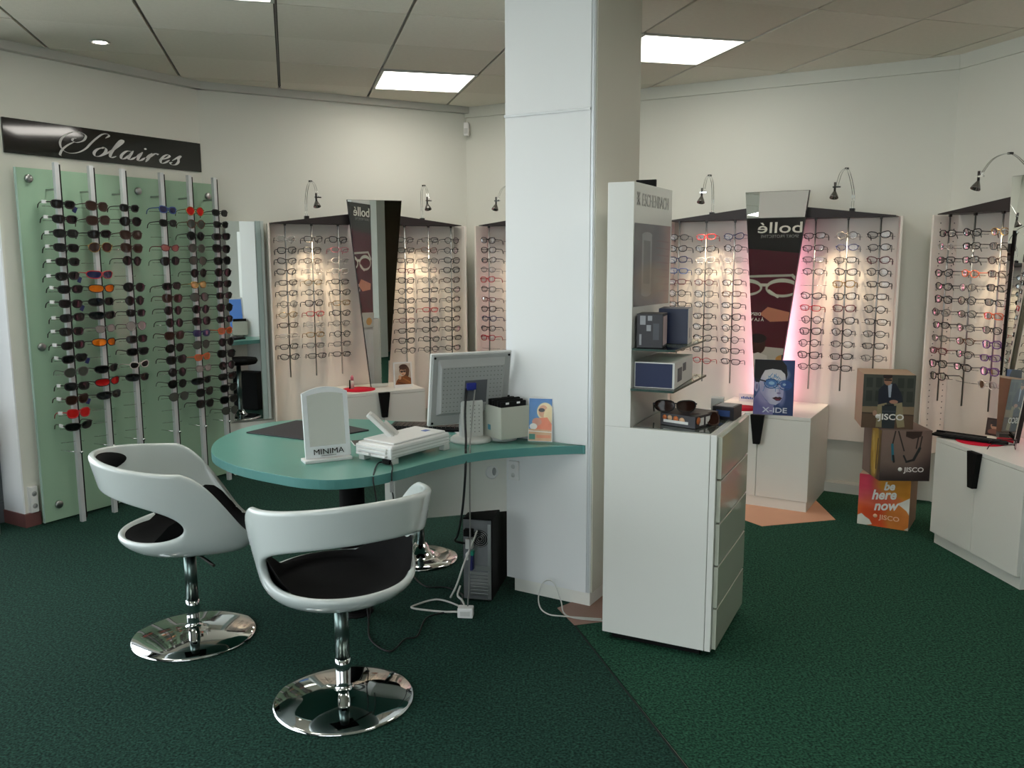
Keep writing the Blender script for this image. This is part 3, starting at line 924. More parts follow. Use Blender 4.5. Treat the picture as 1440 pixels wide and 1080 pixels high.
for pi, x in enumerate(POLES):
    for k, ch in enumerate(SP[pi]):
        if K.get(ch) is None: continue
        fc, shape, lm, ln = K[ch]
        if shape is None:
            shape = 'narrow' if pi == 0 else rs.choice(['big square', 'narrow', 'aviator', 'big round', 'square', 'big square', 'narrow'])
        wt = (pi == 0 and k not in (12,)); nv = (pi == 0 and k in (0, 5, 7, 11, 14))
        p = ML @ Vector((x + rs.uniform(-.004, .008), -.212, 1.763 - .0757 * k + rs.uniform(-.002, .002)))
        lab = '%s %s sunglasses with %s lenses, %s on %s pole from left' % (fc, shape, ln, 'topmost' if k == 0 else ORD[k] + ' down', PN[pi])
        place_glasses('sunglasses', lab, 'sunglasses', 'sunglasses on the %s silver pole' % PN[pi], shape, fc, lm, p, aL + rs.uniform(-.06, .10), tilt=R(rs.uniform(-4, 4)), roll=rs.uniform(-.05, .05), white_tag=wt, navy=nv)

# ------------------------------------------------------------------ black sign with script lettering
sign = thing('wall_sign', 'long black sign with silver script above the sunglasses', 'sign', W0, aL)
B(.05, 1.325, -.014, -.001, 2.030, 2.212).obj('sign_board', mat('black_gloss_sign', (10, 10, 11), .06, spec=.6, coat=.6, noise=.05), sign, .001)
def script_strokes(strokes, sx, sz, shear, x0, z0, y, thick, m, parent, name):
    mb = MB()
    for pts in strokes:
        P = catmull([(a, b, 0) for a, b in pts], 7)
        P = [Vector((p.x + p.y * shear, p.y, 0)) for p in P]
        L, Rr = [], []
        n = len(P)
        for i, p in enumerate(P):
            d = (P[min(i + 1, n - 1)] - P[max(i - 1, 0)]); d.normalize()
            w = .014 + .070 * abs(d.dot(Vector((.32, .95, 0)))) ** 2.5 * min(1, min(i, n - 1 - i) / 4 + .15)
            nn = Vector((-d.y, d.x, 0)) * w
            L.append(p + nn); Rr.append(p - nn)
        for i in range(n - 1):
            q = [L[i], Rr[i], Rr[i + 1], L[i + 1]]
            v0 = [(x0 + a.x * sx, y, z0 + a.y * sz) for a in q]
            mb.add(v0 + [(v[0], v[1] - thick, v[2]) for v in v0], [(0, 1, 2, 3), (7, 6, 5, 4), (0, 4, 5, 1), (2, 6, 7, 3), (1, 5, 6, 2), (3, 7, 4, 0)])
    return mb.obj(name, m, parent)
S_ = [[(3.15, 1.62), (3.35, 1.86), (3.15, 2.0), (2.8, 1.9), (2.45, 1.45), (2.2, 1.0), (1.95, .5), (1.5, .12), (.9, .0), (.35, .25), (.05, .75), (.1, 1.25), (.55, 1.72), (1.15, 1.85), (1.65, 1.62), (1.62, 1.2), (1.2, .95), (.85, 1.05), (.85, 1.25), (1.05, 1.3)],
      [(1.0, .98), (.6, .62), (.35, .2), (.32, -.2), (.45, -.3)]]
def O(x): return [[(x + .45, .82), (x + .15, .62), (x + .05, .3), (x + .2, .04), (x + .45, .08), (x + .62, .35), (x + .62, .65), (x + .45, .82), (x + .36, .7)]]
def l_(x): return [[(x - .3, .15), (x + .1, .7), (x + .42, 1.35), (x + .40, 1.60), (x + .27, 1.5), (x + .15, 1.0), (x + .08, .3), (x + .2, .05), (x + .45, .2)]]
def a_(x): return [[(x + .5, .75), (x + .2, .72), (x + .02, .35), (x + .1, .05), (x + .3, .12), (x + .52, .55)], [(x + .58, .82), (x + .5, .35), (x + .52, .08), (x + .68, .08), (x + .9, .35)]]
def i_(x): return [[(x - .1, .3), (x + .12, .75)], [(x + .15, .8), (x + .06, .3), (x + .1, .05), (x + .28, .1), (x + .45, .35)], [(x + .26, 1.15), (x + .24, 1.08), (x + .27, 1.02)]]
def r_l(x): return [[(x - .1, .35), (x + .15, .8)], [(x + .15, .8), (x + .08, .4), (x + .0, .0)], [(x + .06, .35), (x + .3, .75), (x + .48, .82), (x + .52, .7)]]
def e_l(x): return [[(x - .05, .3), (x + .35, .5), (x + .5, .72), (x + .35, .84), (x + .15, .65), (x + .06, .3), (x + .2, .04), (x + .42, .12), (x + .62, .38)]]
def s_l(x): return [[(x - .05, .35), (x + .35, .85), (x + .3, .6), (x + .38, .3), (x + .28, .04), (x + .02, .0), (x - .1, .14), (x, .22)]]
strokes = O(3.05) + l_(3.95) + a_(4.65) + i_(5.65) + r_l(6.25) + e_l(7.05) + s_l(7.9)
SIL = mat('silver_lettering', (196, 198, 196), .35, .3, noise=.03)
script_strokes(strokes, .112, .070, .36, .205, 2.058, -.0145, .002, SIL, sign, 'lettering')
script_strokes(S_, .083, .066, .35, .335, 2.062, -.0145, .002, SIL, sign, 'lettering')

# socket on the foot of the left wall
sk = thing('wall_socket', 'small white double socket low on the left wall end', 'socket', W0, aL)
B(.018, .062, -.030, -.0215, .078, .225).obj('plate', WPLA, sk, .003)
B(.018, .062, -.0215, .0, .078, .225).obj('back_box', WPLA, sk)
for z in (.115, .185):
    MB().lathe([(.001, 0), (.014, 0), (.014, .002), (.001, .002)], 14, Matrix.Translation((.04, -.030, z)) @ Matrix.Rotation(R(90), 4, 'X')).obj('socket_hole', GREY, sk)

# alarm sensor in the corner
sen = thing('alarm_sensor', 'small white alarm sensor high in the back corner', 'sensor', (-.335, 6.70, 2.43), R(-10))
B(-.02, .02, -.035, .012, -.05, .05).obj('housing', WPLA, sen, .006)
B(-.014, .014, -.038, -.034, -.035, .005).obj('window_lens', LGREY, sen)

# narrow floor mirror left of unit A
mp = thing('wall_mirror', 'narrow full height mirror between sunglasses and eyeglasses', 'mirror', c1, AA)
B(.125, .315, -.050, -.044, .372, 1.718).obj('mirror_glass', MIRROR, mp)
B(.12, .32, -.044, -.02, .37, 1.72).obj('backing_board', LAM, mp)
B(.318, .350, -.062, -.02, .37, 1.722).obj('frame_strip', mat('pale_blue_green_strip', (176, 194, 190), .3, noise=.02), mp, .001)
B(.352, .372, -.056, -.02, .37, 1.722).obj('frame_strip', mat('pale_strip', (200, 208, 204), .4, noise=.02), mp, .001)
B(.15, .30, -.020, .0, .6, 1.5).obj('batten', LAM, mp)
lo = MB()
B(.05, .40, -.03, .0, .06, .355).obj('lower_board', LAM, mp)

# ------------------------------------------------------------------ low cabinets
def cabinet(loc, ang, label, depth, hw=.32, plinth=0.0):
    t = thing('cabinet', label, 'cabinet', (loc[0], loc[1], 0), ang, 'low white cabinets under the mirrors')
    H_ = .56
    B(-hw, hw, .02, depth, .06, H_).obj('body', LAM, t, .002)
    B(-hw, hw, .0, .02, H_ - .02, H_).obj('top_edge', LAM, t, .001)
    B(-hw, -.0015, .0, .019, .062, H_ - .022).obj('door', LAM, t, .001)
    B(.0015, hw, .0, .019, .062, H_ - .022).obj('door', LAM, t, .001)
    B(-hw + .004, hw - .004, .004 + plinth, depth, .0, .06).obj('plinth', LAM, t, .001)
    poly = [(-.019, H_ - .178), (.019, H_ - .178), (.040, H_ - .004), (-.040, H_ - .004)]
    MB().prism(poly, -.028, -.001, axis='y').obj('handle', MATT, t, .002, label='black wedge shaped handle')
    return t
oCab = en * -1.262 + es * 5.035
cabinet(oCab, A3, 'low white cabinet holding the blue face card', .555, hw=.30)
oCabA = c1 + u2 * 1.035 + Vector((u2.y, -u2.x, 0)) * .49
cabinet(oCabA, AA, 'low white cabinet behind the desk holding a red disc', .40, hw=.31)
aE = R(-84)
oCabE = Vector((2.208, 3.985, 0))
cabinet(oCabE, aE, 'low white cabinet at the right edge with black tray', .415, hw=.33, plinth=.02)

def red_disc(x, y, r, label, z=.56):
    o = MB().lathe([(.001, 0), (r, 0), (r, .004), (.001, .004)], 36).obj('display_disc', RED, None, loc=(x, y, z))
    tag(o, label, 'display mat', 'round red mats on the low cabinets')
red_disc(1.40, 5.175, .105, 'round red mat beside the blue face card')
red_disc(-1.075, 5.955, .115, 'round red mat holding a lipstick shaped tester')
red_disc(2.335, 4.195, .11, 'round red mat under the black tray at right edge')

lip = thing('lens_spray', 'small pink tipped spray tube standing on a red mat', 'bottle', (-1.125, 5.985, .564))
MB().lathe([(.001, 0), (.013, 0), (.013, .055), (.009, .058), (.001, .058)], 14).obj('tube', mat('clear_tube', (200, 196, 190), .15, noise=.02), lip)
B(-.02, -.014, -.01, .01, 0, .06).obj('back_card', MATT, lip)
MB().lathe([(.009, .058), (.0115, .062), (.0115, .078), (.006, .092), (.001, .096)], 12).obj('cap', mat('pink_cap', (200, 110, 128), .4, noise=.05), lip)

# portrait photo on cabinet A
pc = Pic(120, 160, (214, 204, 190))
pc.grad((206, 196, 184), (176, 160, 140), 60)
pc.ell(.60, .34, .30, .24, (70, 44, 30)); pc.ell(.52, .40, .19, .17, (206, 160, 130)); pc.ell(.55, .18, .26, .13, (74, 46, 32))
pc.ell(.78, .42, .10, .22, (84, 54, 36)); pc.line(.36, .38, .66, .36, .018, (30, 24, 22)); pc.ell(.44, .39, .07, .05, (60, 48, 44)); pc.ell(.60, .38, .07, .05, (60, 48, 44))
pc.poly([(0, 1), (.1, .8), (.35, .62), (.7, .58), (1, .72), (1, 1)], (128, 74, 34)); pc.ell(.30, .66, .09, .10, (200, 150, 118)); pc.ell(.5, .52, .04, .02, (150, 60, 50))
pc.line(.5, .7, .9, .9, .03, (160, 100, 50)); pc.line(.2, .9, .6, .98, .04, (96, 52, 26)); pc.blotch(5, 3)
pm = pc.material('portrait_print')
ph = thing('photo_card', 'small white bordered portrait card on cabinet behind the desk', 'photo card', (-.772, 6.045, .561), R(22))
MB().box(-.068, .068, -.003, .003, 0, .182, Matrix.Rotation(R(-8), 4, 'X')).obj('card', WPLA, ph)
Mt = Matrix.Rotation(R(-8), 4, 'X')
pic_quad([Mt @ Vector(p) for p in ((-.058, -.0042, .022), (.058, -.0042, .022), (.058, -.0042, .172), (-.058, -.0042, .172))], 'picture', pm, ph)
MB().box(-.03, .03, .002, .05, 0, .004).obj('foot', WPLA, ph)

# blue face card on cabinet C
pf = Pic(180, 260)
pf.grad((60, 82, 130), (34, 56, 104), 30)
SKIN = (186, 186, 208)
pf.poly([(0, 1), (0, .72), (.14, .56), (.3, .74), (.52, .82), (.5, 1)], (126, 124, 172))
pf.ell(.10, .90, .14, .14, (96, 92, 146), soft=.8, op=.6)
pf.ell(.06, .48, .055, .10, (172, 170, 202)); pf.ell(.07, .49, .025, .05, (120, 112, 150))
pf.poly([(.12, .42), (.16, .30), (.24, .20), (.45, .15), (.68, .17), (.78, .27), (.79, .40), (.75, .55), (.74, .66), (.68, .76), (.56, .82), (.42, .80), (.28, .70), (.16, .58)], SKIN)
pf.ell(.5, .26, .24, .09, (214, 212, 214), soft=.8); pf.ell(.26, .62, .12, .14, (160, 156, 196), soft=.8, op=.7); pf.ell(.70, .66, .07, .12, (150, 148, 192), soft=.8, op=.6); pf.ell(.47, .60, .10, .09, (204, 204, 222), soft=.9, op=.8)
pf.poly([(.02, 0), (.68, 0), (.80, .10), (.83, .26), (.80, .36), (.77, .25), (.66, .18), (.45, .16), (.26, .19), (.18, .30), (.13, .41), (.04, .41), (0, .3), (0, 0)], (14, 12, 18))
rs_ = random.Random(3)
for k in range(46):
    x = .26 + rs_.random() * .42; y = .30 + rs_.random() * .22
    a = rs_.random() * 6.28; L = .05 + .08 * rs_.random()
    pf.line(x, y, x + L * math.cos(a), y + L * math.sin(a) * .7, .003, (60, 120, 178), .85)
pf.ell(.43, .42, .14, .07, (58, 110, 176), op=.8); pf.ell(.44, .42, .07, .03, (150, 190, 220)); pf.ell(.80, .44, .14, .07, (44, 82, 150), op=.85); pf.ell(.76, .44, .04, .02, (150, 180, 210))
for (cx, cy) in ((.43, .43), (.78, .45)):
    for k in range(24):
        a0, a1 = k / 24 * 6.283, (k + 1) / 24 * 6.283
        pf.line(cx + .165 * math.cos(a0), cy + .085 * math.sin(a0), cx + .165 * math.cos(a1), cy + .085 * math.sin(a1), .009, (34, 84, 140))
pf.line(.06, .355, .28, .39, .014, (20, 24, 44)); pf.line(.58, .44, .64, .44, .010, (28, 50, 90))
pf.line(.62, .45, .66, .60, .012, (150, 150, 186)); pf.ell(.63, .60, .05, .018, (130, 124, 160))
pf.poly([(.47, .695), (.56, .665), (.61, .675), (.66, .665), (.72, .69), (.66, .735), (.58, .74)], (52, 14, 30)); pf.ell(.60, .715, .06, .012, (116, 34, 56)); pf.blotch(4, 8)
fm = pf.material('face_print', .55)
fc_ = thing('advert_card', 'blue advertising card of a face with lace glasses', 'advert card', (1.522, 4.938, .561), R(-18))
Mt = Matrix.Rotation(R(-5), 4, 'X')
MB().box(-.112, .112, -.003, .003, 0, .322, Mt).obj('card', mat('card_board', (70, 78, 96), .6, noise=.04), fc_)
pic_quad([Mt @ Vector(p) for p in ((-.111, -.0042, .001), (.111, -.0042, .001), (.111, -.0042, .321), (-.111, -.0042, .321))], 'picture', fm, fc_)
MB().box(-.03, .03, .003, .10, 0, .004).obj('foot', mat('card_board', (0, 0, 0)), fc_)
text('lettering', 'X-IDE', .042, fc_, (.01, -.0068, .016), (R(90 - 5), 0, 0), mat('pale_print', (205, 212, 226), .5, noise=.02), .0004, sx=1.3, bold=.0008)

lb = thing('brand_plaque', 'tiny clear plaque with blue print behind the red mat', 'plaque', (1.50, 5.40, .561), A3)
B(-.055, .055, -.002, .002, 0, .05).obj('plate', mat('pink_white_plate', (226, 210, 214), .3, noise=.02), lb)
for k in range(7): B(-.040 + .011 * k, -.032 + .011 * k, -.0028, -.002, .018, .030 + .004 * (k % 2)).obj('print_mark', mat('blue_print', (60, 90, 160), .5, noise=.05), lb)

# black tray, glasses and photo on cabinet E
tr = thing('counter_mirror_tray', 'long black tray case lying over the red mat', 'tray', (2.31, 4.215, .566), R(-46))
mb = MB()
mb.prism([(-.19, -.03), (-.15, -.042), (.14, -.034), (.16, 0), (.14, .034), (-.15, .042), (-.19, .03)], .0, .012)
mb.obj('tray', MATT, tr, .003)
mb = MB(); mb.prism([(-.14, -.026), (.12, -.022), (.12, .022), (-.14, .026)], .012, .016); mb.obj('lining', mat('dark_lining', (34, 36, 36), .8, noise=.1, nscale=40), tr)
mb = MB(); mb.box(-.188, .05, .026, .038, .012, .020); mb.obj('raised_rim', MATT, tr, .002)
ph2 = thing('photo_card', 'small brown photo card left of the mirror at right edge', 'photo card', (2.478, 4.33, .561), R(-55))
Mt = Matrix.Rotation(R(-8), 4, 'X')
MB().box(-.045, .045, -.003, .003, 0, .09, Mt).obj('card', mat('dark_card', (54, 34, 28), .5, noise=.1), ph2)
pb = Pic(60, 60, (60, 40, 32)); pb.ell(.5, .4, .3, .28, (176, 128, 100)); pb.ell(.5, .2, .34, .16, (50, 30, 22)); pb.ell(.5, .85, .45, .22, (120, 76, 60)); pb.line(.3, .4, .7, .4, .03, (30, 22, 20))
pic_quad([Mt @ Vector(p) for p in ((-.036, -.0042, .01), (.036, -.0042, .01), (.036, -.0042, .08), (-.036, -.0042, .08))], 'picture', pb.material('small_photo_print'), ph2)
MB().box(-.02, .02, .003, .03, 0, .003).obj('foot', mat('dark_card', (0, 0, 0)), ph2)
op = MB()
gp = place_glasses('eyeglasses', 'black oval eyeglasses lying folded on the cabinet at right edge', 'eyeglasses', 'eyeglasses on the low cabinet', 'oval', 'black', LENS, Vector((2.41, 4.02, .586)), R(60))

# ------------------------------------------------------------------ totem of cardboard cubes
KRAFT = mat('kraft_board', (168, 146, 122), .7, noise=.05, nscale=20)
def cube(origin, ang, w, d, z0, h, m_front, label, side=None, top=None):
    t = thing('cardboard_cube', label, 'display cube', (origin[0], origin[1], z0), R(ang), 'stacked printed display cubes')
    B(0, w, .002, d, 0, h).obj('box', side or KRAFT, t, .001)
    pic_quad([(0, 0, 0), (w, 0, 0), (w, 0, h), (0, 0, h)], 'front_print', m_front, t)
    return t
p1_ = Pic(200, 220)
p1_.grad((222, 112, 52), (226, 140, 60), 60)
p1_.ell(.15, .12, .42, .36, (206, 60, 84), soft=.5); p1_.ell(.85, .15, .42, .34, (214, 144, 44), soft=.5); p1_.ell(.5, .72, .40, .25, (226, 88, 44), soft=.6); p1_.ell(.9, .8, .3, .3, (222, 134, 60), soft=.5)
p1_.ell(.35, .45, .3, .12, (228, 120, 110), soft=.9, op=.5)
p1_.poly([(0, .82), (.08, .78), (.16, .84), (.24, .88), (.30, .97), (.18, 1), (0, 1)], (226, 226, 214)); p1_.poly([(.84, .46), (1, .36), (1, .70), (.95, .62), (.86, .56), (.76, .50)], (228, 226, 216)); p1_.poly([(.92, .99), (1, .93), (1, 1)], (228, 226, 216))
p1_.blotch(8, 5, 7)
m1 = p1_.material('orange_print', .35)
cb1 = cube((1.926, 4.636), -33, .262, .262, 0, .288, m1, 'orange and pink cube standing on the carpet, lowest of three')
WHT = mat('white_print', (240, 238, 232), .5, noise=.01)
for i, (s_, x, z, q) in enumerate((('be', .155, .215, .062), ('here', .130, .160, .075), ('now', .142, .100, .075))):
    text('lettering', s_, q, cb1, (x, -.0015, z), (R(90), R(-8), 0), WHT, .0004, shear=.35, bold=.0022, sx=.9)
text('lettering', 'JISCO', .036, cb1, (.165, -.0015, .045), (R(90), 0, 0), mat('pale_orange_print', (244, 196, 160), .5), .0004, sx=1.15, bold=.0006)
MB().lathe([(.001, 0), (.011, 0), (.011, .001), (.001, .001)], 18, Matrix.Translation((.092, -.0010, .060)) @ Matrix.Rotation(R(90), 4, 'X')).obj('logo_dot', mat('pale_orange_print', (0, 0, 0)), cb1)
p2_ = Pic(200, 220)
p2_.grad((132, 112, 104), (44, 36, 36), 75)
p2_.ell(.3, .25, .5, .4, (142, 120, 108), soft=.8, op=.7); p2_.poly([(.48, .02), (.80, .02), (.78, .12), (.62, .17), (.48, .12)], (58, 42, 36))
for a, b_ in (((.27, .02), (.22, .3)), ((.33, .02), (.46, .4)), ((.80, .12), (.76, .42)), ((.73, .12), (.70, .35))):
    p2_.line(*a, *b_, .010, (40, 34, 32))
p2_.line(.22, .28, .25, .58, .022, (40, 120, 140)); p2_.line(.25, .5, .27, .62, .018, (20, 30, 36)); p2_.line(.77, .35, .66, .58, .024, (24, 34, 36)); p2_.line(.66, .58, .52, .62, .020, (24, 26, 28)); p2_.line(.52, .62, .46, .5, .014, (30, 32, 34))
p2_.blotch(3, 4)
m2 = p2_.material('strap_print', .35)
ylw = Pic(60, 160); ylw.grad((110, 84, 40), (70, 60, 48), 90); ylw.ell(.4, .4, .3, .5, (196, 160, 60), soft=.6); ylw.line(.2, .1, .5, .9, .05, (214, 190, 110)); ylw.line(.7, .2, .6, .8, .04, (90, 60, 24)); ylw.blotch(10, 9, 6)
cb2 = cube((1.962, 4.470), -3, .262, .262, .289, .275, m2, 'brown cube printed with hanging straps, middle of three', side=mat('taupe_board', (120, 104, 96), .6, noise=.05))
pic_quad([(-.0015, .14, 0), (-.0015, .0, 0), (-.0015, .0, .275), (-.0015, .14, .275)], 'side_print', ylw.material('gold_side_print', .4), cb2, label='gold printed side face')
text('lettering', 'JISCO', .036, cb2, (.178, -.0015, .050), (R(90), 0, 0), WHT, .0004, sx=1.15, bold=.0006)
MB().lathe([(.001, 0), (.011, 0), (.011, .001), (.001, .001)], 18, Matrix.Translation((.105, -.0010, .064)) @ Matrix.Rotation(R(90), 4, 'X')).obj('logo_dot', WHT, cb2)
p3_ = Pic(220, 210)
p3_.grad((74, 78, 68), (58, 62, 56), 90)
for x in (.06, .24, .66, .84): p3_.poly([(x, .06), (x + .12, .06), (x + .12, .24), (x, .24)], (52, 56, 50)); p3_.poly([(x, .30), (x + .12, .30), (x + .12, .5), (x, .5)], (50, 54, 48))
p3_.poly([(0, .60), (1, .58), (1, 1), (0, 1)], (140, 122, 96)); p3_.poly([(0, .72), (1, .74), (1, 1), (0, 1)], (96, 74, 56)); p3_.line(0, .72, 1, .74, .008, (60, 46, 36))
p3_.poly([(.30, .48), (.46, .46), (.48, .62), (.40, .98), (.28, .98)], (148, 136, 104)); p3_.poly([(.58, .46), (.76, .50), (.84, .96), (.70, .98), (.62, .62)], (150, 138, 106))
p3_.poly([(.30, .28), (.42, .16), (.62, .16), (.74, .34), (.78, .50), (.60, .54), (.46, .52), (.30, .56)], (30, 34, 48)); p3_.poly([(.47, .17), (.55, .17), (.54, .42), (.50, .42)], (170, 180, 196))
p3_.ell(.47, .10, .075, .095, (168, 122, 98)); p3_.ell(.46, .03, .085, .05, (44, 28, 24)); p3_.line(.41, .10, .53, .10, .010, (26, 22, 22)); p3_.ell(.60, .50, .08, .035, (176, 130, 108)); p3_.ell(.25, .72, .04, .05, (180, 140, 120))
p3_.poly([(.38, .58), (.66, .57), (.64, 1), (.40, 1)], (44, 50, 54)); p3_.line(.44, .57, .60, .56, .012, (30, 34, 38)); p3_.line(.40, .68, .65, .68, .010, (66, 74, 80)); p3_.blotch(3, 2)
m3_ = p3_.material('seated_man_print', .35)
cb3 = cube((1.880, 4.545), -14, .258, .255, .565, .290, m3_, 'cube printed with a seated man in jacket, topmost of three')
text('lettering', 'JISCO', .044, cb3, (.148, -.0015, .048), (R(90), 0, 0), WHT, .0004, sx=1.15, bold=.001)
MB().lathe([(.001, 0), (.012, 0), (.012, .001), (.001, .001)], 18, Matrix.Translation((.080, -.0010, .064)) @ Matrix.Rotation(R(90), 4, 'X')).obj('logo_dot', WHT, cb3)

# ------------------------------------------------------------------ white counter with tower
CO = (0.350, 3.186, 0); CA = R(-26.3)
ct = thing('drawer_counter', 'tall glossy white drawer counter with tower right of the pillar', 'counter', CO, CA)
W_, D_ = .425, .50
B(0, W_ - .026, .0, D_, .03, .848).obj('body', LAQ, ct, .0015)
B(W_ - .024, W_ - .002, .0, D_, .03, .848).obj('side_board', LAQ, ct, .0015)
dz = (.845 - .033) / 5
for k in range(5):
    B(W_ - .001, W_ + .014, .018, D_ - .002, .035 + dz * k, .035 + dz * (k + 1) - .007).obj('drawer', mat('drawer_lacquer', (196, 200, 186), .10, coat=.4, noise=.01), ct, .001)
B(.03, W_ - .05, .03, D_ - .03, .0, .03).obj('plinth', MATT, ct)
B(.104, W_ - .028, .02, D_ - .012, .848, .851).obj('top_glass', mat('smoked_top_glass', (74, 82, 78), .04, spec=.7, coat=.5, noise=.03), ct, label='dark glass inlay of the counter top')
B(.0, .10, .0, D_ - .01, .8485, 1.745).obj('tower', LAQ, ct, .0015, label='tall white tower on the left side of the counter')
B(.102, .262, .0, D_ - .04, 1.138, 1.146).obj('glass_shelf', SHELFG, ct)
B(.102, .262, -.01, D_ - .02, .990, .998).obj('glass_shelf', SHELFG, ct)
GE = mat('shelf_edge_dark', (56, 76, 70), .15, noise=.05)
for (z0, y0, y1) in ((1.138, 0, D_ - .04), (.990, -.01, D_ - .02)):
    B(.262, .2635, y0, y1, z0, z0 + .008).obj('shelf_edge', GE, ct)
    B(.102, .262, y0 - .0015, y0, z0, z0 + .008).obj('shelf_edge', GE, ct)
B(.02, .098, .26, .275, 1.745, 1.772).obj('rear_sign', MATT, ct)
pe = Pic(160, 240)
pe.grad((104, 104, 112), (150, 124, 122), 0)
pe.ell(.3, .5, .35, .7, (110, 112, 118), soft=.9); pe.poly([(.20, .14), (.46, .16), (.46, .86), (.20, .84)], (150, 156, 158)); pe.poly([(.24, .20), (.42, .21), (.42, .74), (.24, .73)], (118, 124, 128)); pe.ell(.33, .14, .13, .04, (150, 156, 158)); pe.ell(.33, .85, .13, .04, (150, 156, 158))
for k in range(8): pe.line(.60, .2 + .09 * k, .95, .21 + .09 * k, .006, (120, 96, 98), .5)
pe.ell(.5, .7, .3, .14, (150, 130, 110), soft=.9, op=.5); pe.blotch(4, 6)
me_ = pe.material('loupe_print', .12)
pic_quad([(.1015, .006, 1.297), (.1015, .462, 1.290), (.1015, .470, 1.600), (.1015, .006, 1.600)], 'picture', me_, ct, label='grey framed picture of a lighted magnifier on the tower')
text('lettering', 'ESCHENBACH', .066, ct, (.1005, .265, 1.664), (R(90), 0, R(90)), mat('etched_grey', (158, 158, 154), .4, noise=.05), .0006, sx=.82, bold=.0002, space=1.0)
for zz in (1.664, 1.688):   # the emblem: an hourglass mark in front of the name
    Mx = None
em = MB()
for (a, b_) in (((.030, 1.664), (.066, 1.672)), ((.030, 1.684), (.066, 1.692)), ((.030, 1.704), (.066, 1.712))):
    em.box(.1005, .1012, a[0], b_[0], a[1], b_[1])
for (y0, z0, y1, z1) in ((.034, 1.668, .062, 1.708), (.062, 1.668, .034, 1.708)):
    em.tube([(.1008, y0, z0), (.1008, y1, z1)], .002, 4)
em.obj('emblem', MATS['etched_grey'], ct)

def carton(x, y, z, w, d, h, a, label, m, parts=(), name='carton', cat='box'):
    M_ = Matrix.Translation(CO) @ Matrix.Rotation(CA, 4, 'Z')
    p = M_ @ Vector((x, y, z))
    t = thing(name, label, cat, p, CA + R(a))
    B(0, w, 0, d, 0, h).obj('box', m, t, .001)
    for (nm, x0, x1, y0, y1, z0, z1, mm) in parts:
        B(x0, x1, y0, y1, z0, z1).obj(nm, mm, t)
    return t
DK = mat('dark_carton', (44, 42, 46), .4, noise=.1, nscale=30); NAV = mat('navy_carton', (22, 34, 70), .35, noise=.06)
WC = mat('white_carton', (214, 214, 210), .4, noise=.02); PKC = mat('pinkish_carton', (190, 170, 170), .4, noise=.15, nscale=20)
LBL = mat('grey_label', (150, 152, 156), .4, noise=.2, nscale=60)
carton(.112, .02, 1.147, .095, .11, .125, 8, 'dark carton with small labels on the upper glass shelf', DK,
       [('label', .012, .032, -.0015, .0, .085, .118, LBL), ('label', .040, .056, -.0015, 0, .10, .118, LBL), ('label', .036, .052, -.0015, 0, .062, .084, LBL), ('label', .060, .082, -.0015, 0, .03, .09, mat('dim_label', (72, 74, 80), .4, noise=.2, nscale=60)),
        ('label', .010, .018, -.0015, 0, .01, .05, LBL), ('side_print', .095, .0965, .01, .10, .01, .115, PKC)])
carton(.140, .20, 1.147, .112, .13, .135, 8, 'navy and white carton behind the dark one on upper shelf', NAV, [('side_print', .112, .1135, .0, .13, .0, .135, WC), ('side_mark', .1135, .114, .03, .06, .02, .06, LBL)])
carton(.106, .02, .999, .150, .32, .096, 3, 'large navy fronted carton on the lower glass shelf', WC, [('front_print', .004, .142, -.0015, 0, .004, .092, NAV), ('side_mark', .150, .1515, .05, .12, .02, .07, mat('grey_print', (96, 98, 104), .5, noise=.2, nscale=40)), ('side_mark', .150, .1515, .14, .19, .05, .08, MATS['grey_print'])])
cx = carton(.185, .10, .852, .15, .17, .045, -16, 'low black carton printed with orange swirls under brown sunglasses', DK,
       [('side_print', .015, .12, -.0015, 0, .012, .022, WC)])
for k, (x_, z_, rr, mm) in enumerate(((.020, .030, .009, 'a'), (.042, .030, .010, 'b'), (.068, .028, .011, 'a'), (.094, .024, .012, 'b'))):
    MB().lathe([(.0005, 0), (rr, 0), (rr, .001), (.0005, .001)], 14, Matrix.Translation((x_, -.0003, z_)) @ Matrix.Rotation(R(90), 4, 'X')).obj('print_dot', mat('orange_print_spot', (196, 110, 60), .4, noise=.2, nscale=60) if mm == 'a' else mat('tan_print_spot', (206, 166, 130), .4, noise=.2, nscale=60), cx)
for k in range(3):
    B(.1502, .1512, .03 + .045 * k, .06 + .045 * k, .008, .036).obj('side_mark', WC, cx)
MB().lathe([(.0005, 0), (.014, 0), (.014, .001), (.0005, .001)], 14, Matrix.Translation((.1515, .02, .028)) @ Matrix.Rotation(R(90), 4, 'Y')).obj('print_dot', MATS['orange_print_spot'], cx)
cy = carton(.335, .30, .852, .085, .10, .05, -6, 'small black and blue carton right on the counter top', DK, [('side_print', .015, .07, -.0015, 0, .012, .036, mat('blue_print_face', (60, 84, 140), .4, noise=.2, nscale=40)), ('top_print', .01, .075, .01, .09, .05, .0512, LBL)])
M_ = Matrix.Translation(CO) @ Matrix.Rotation(CA, 4, 'Z')
place_glasses('sunglasses', 'dark brown wraparound sunglasses lying on the orange printed carton', 'sunglasses', 'sunglasses on the white counter', 'wraparound', 'black', SUNB, M_ @ Vector((.235, .13, .920)), CA + R(20), tilt=R(-8))
place_glasses('sunglasses', 'black sunglasses leaning beside the orange printed carton', 'sunglasses', 'sunglasses on the white counter', 'big square', 'dark brown', SUNB, M_ @ Vector((.345, .14, .876)), CA + R(50), tilt=R(-20))
box_s = carton(.30, .42, .852, .05, .05, .06, 10, 'small pale box at the rear of the counter top', WC)

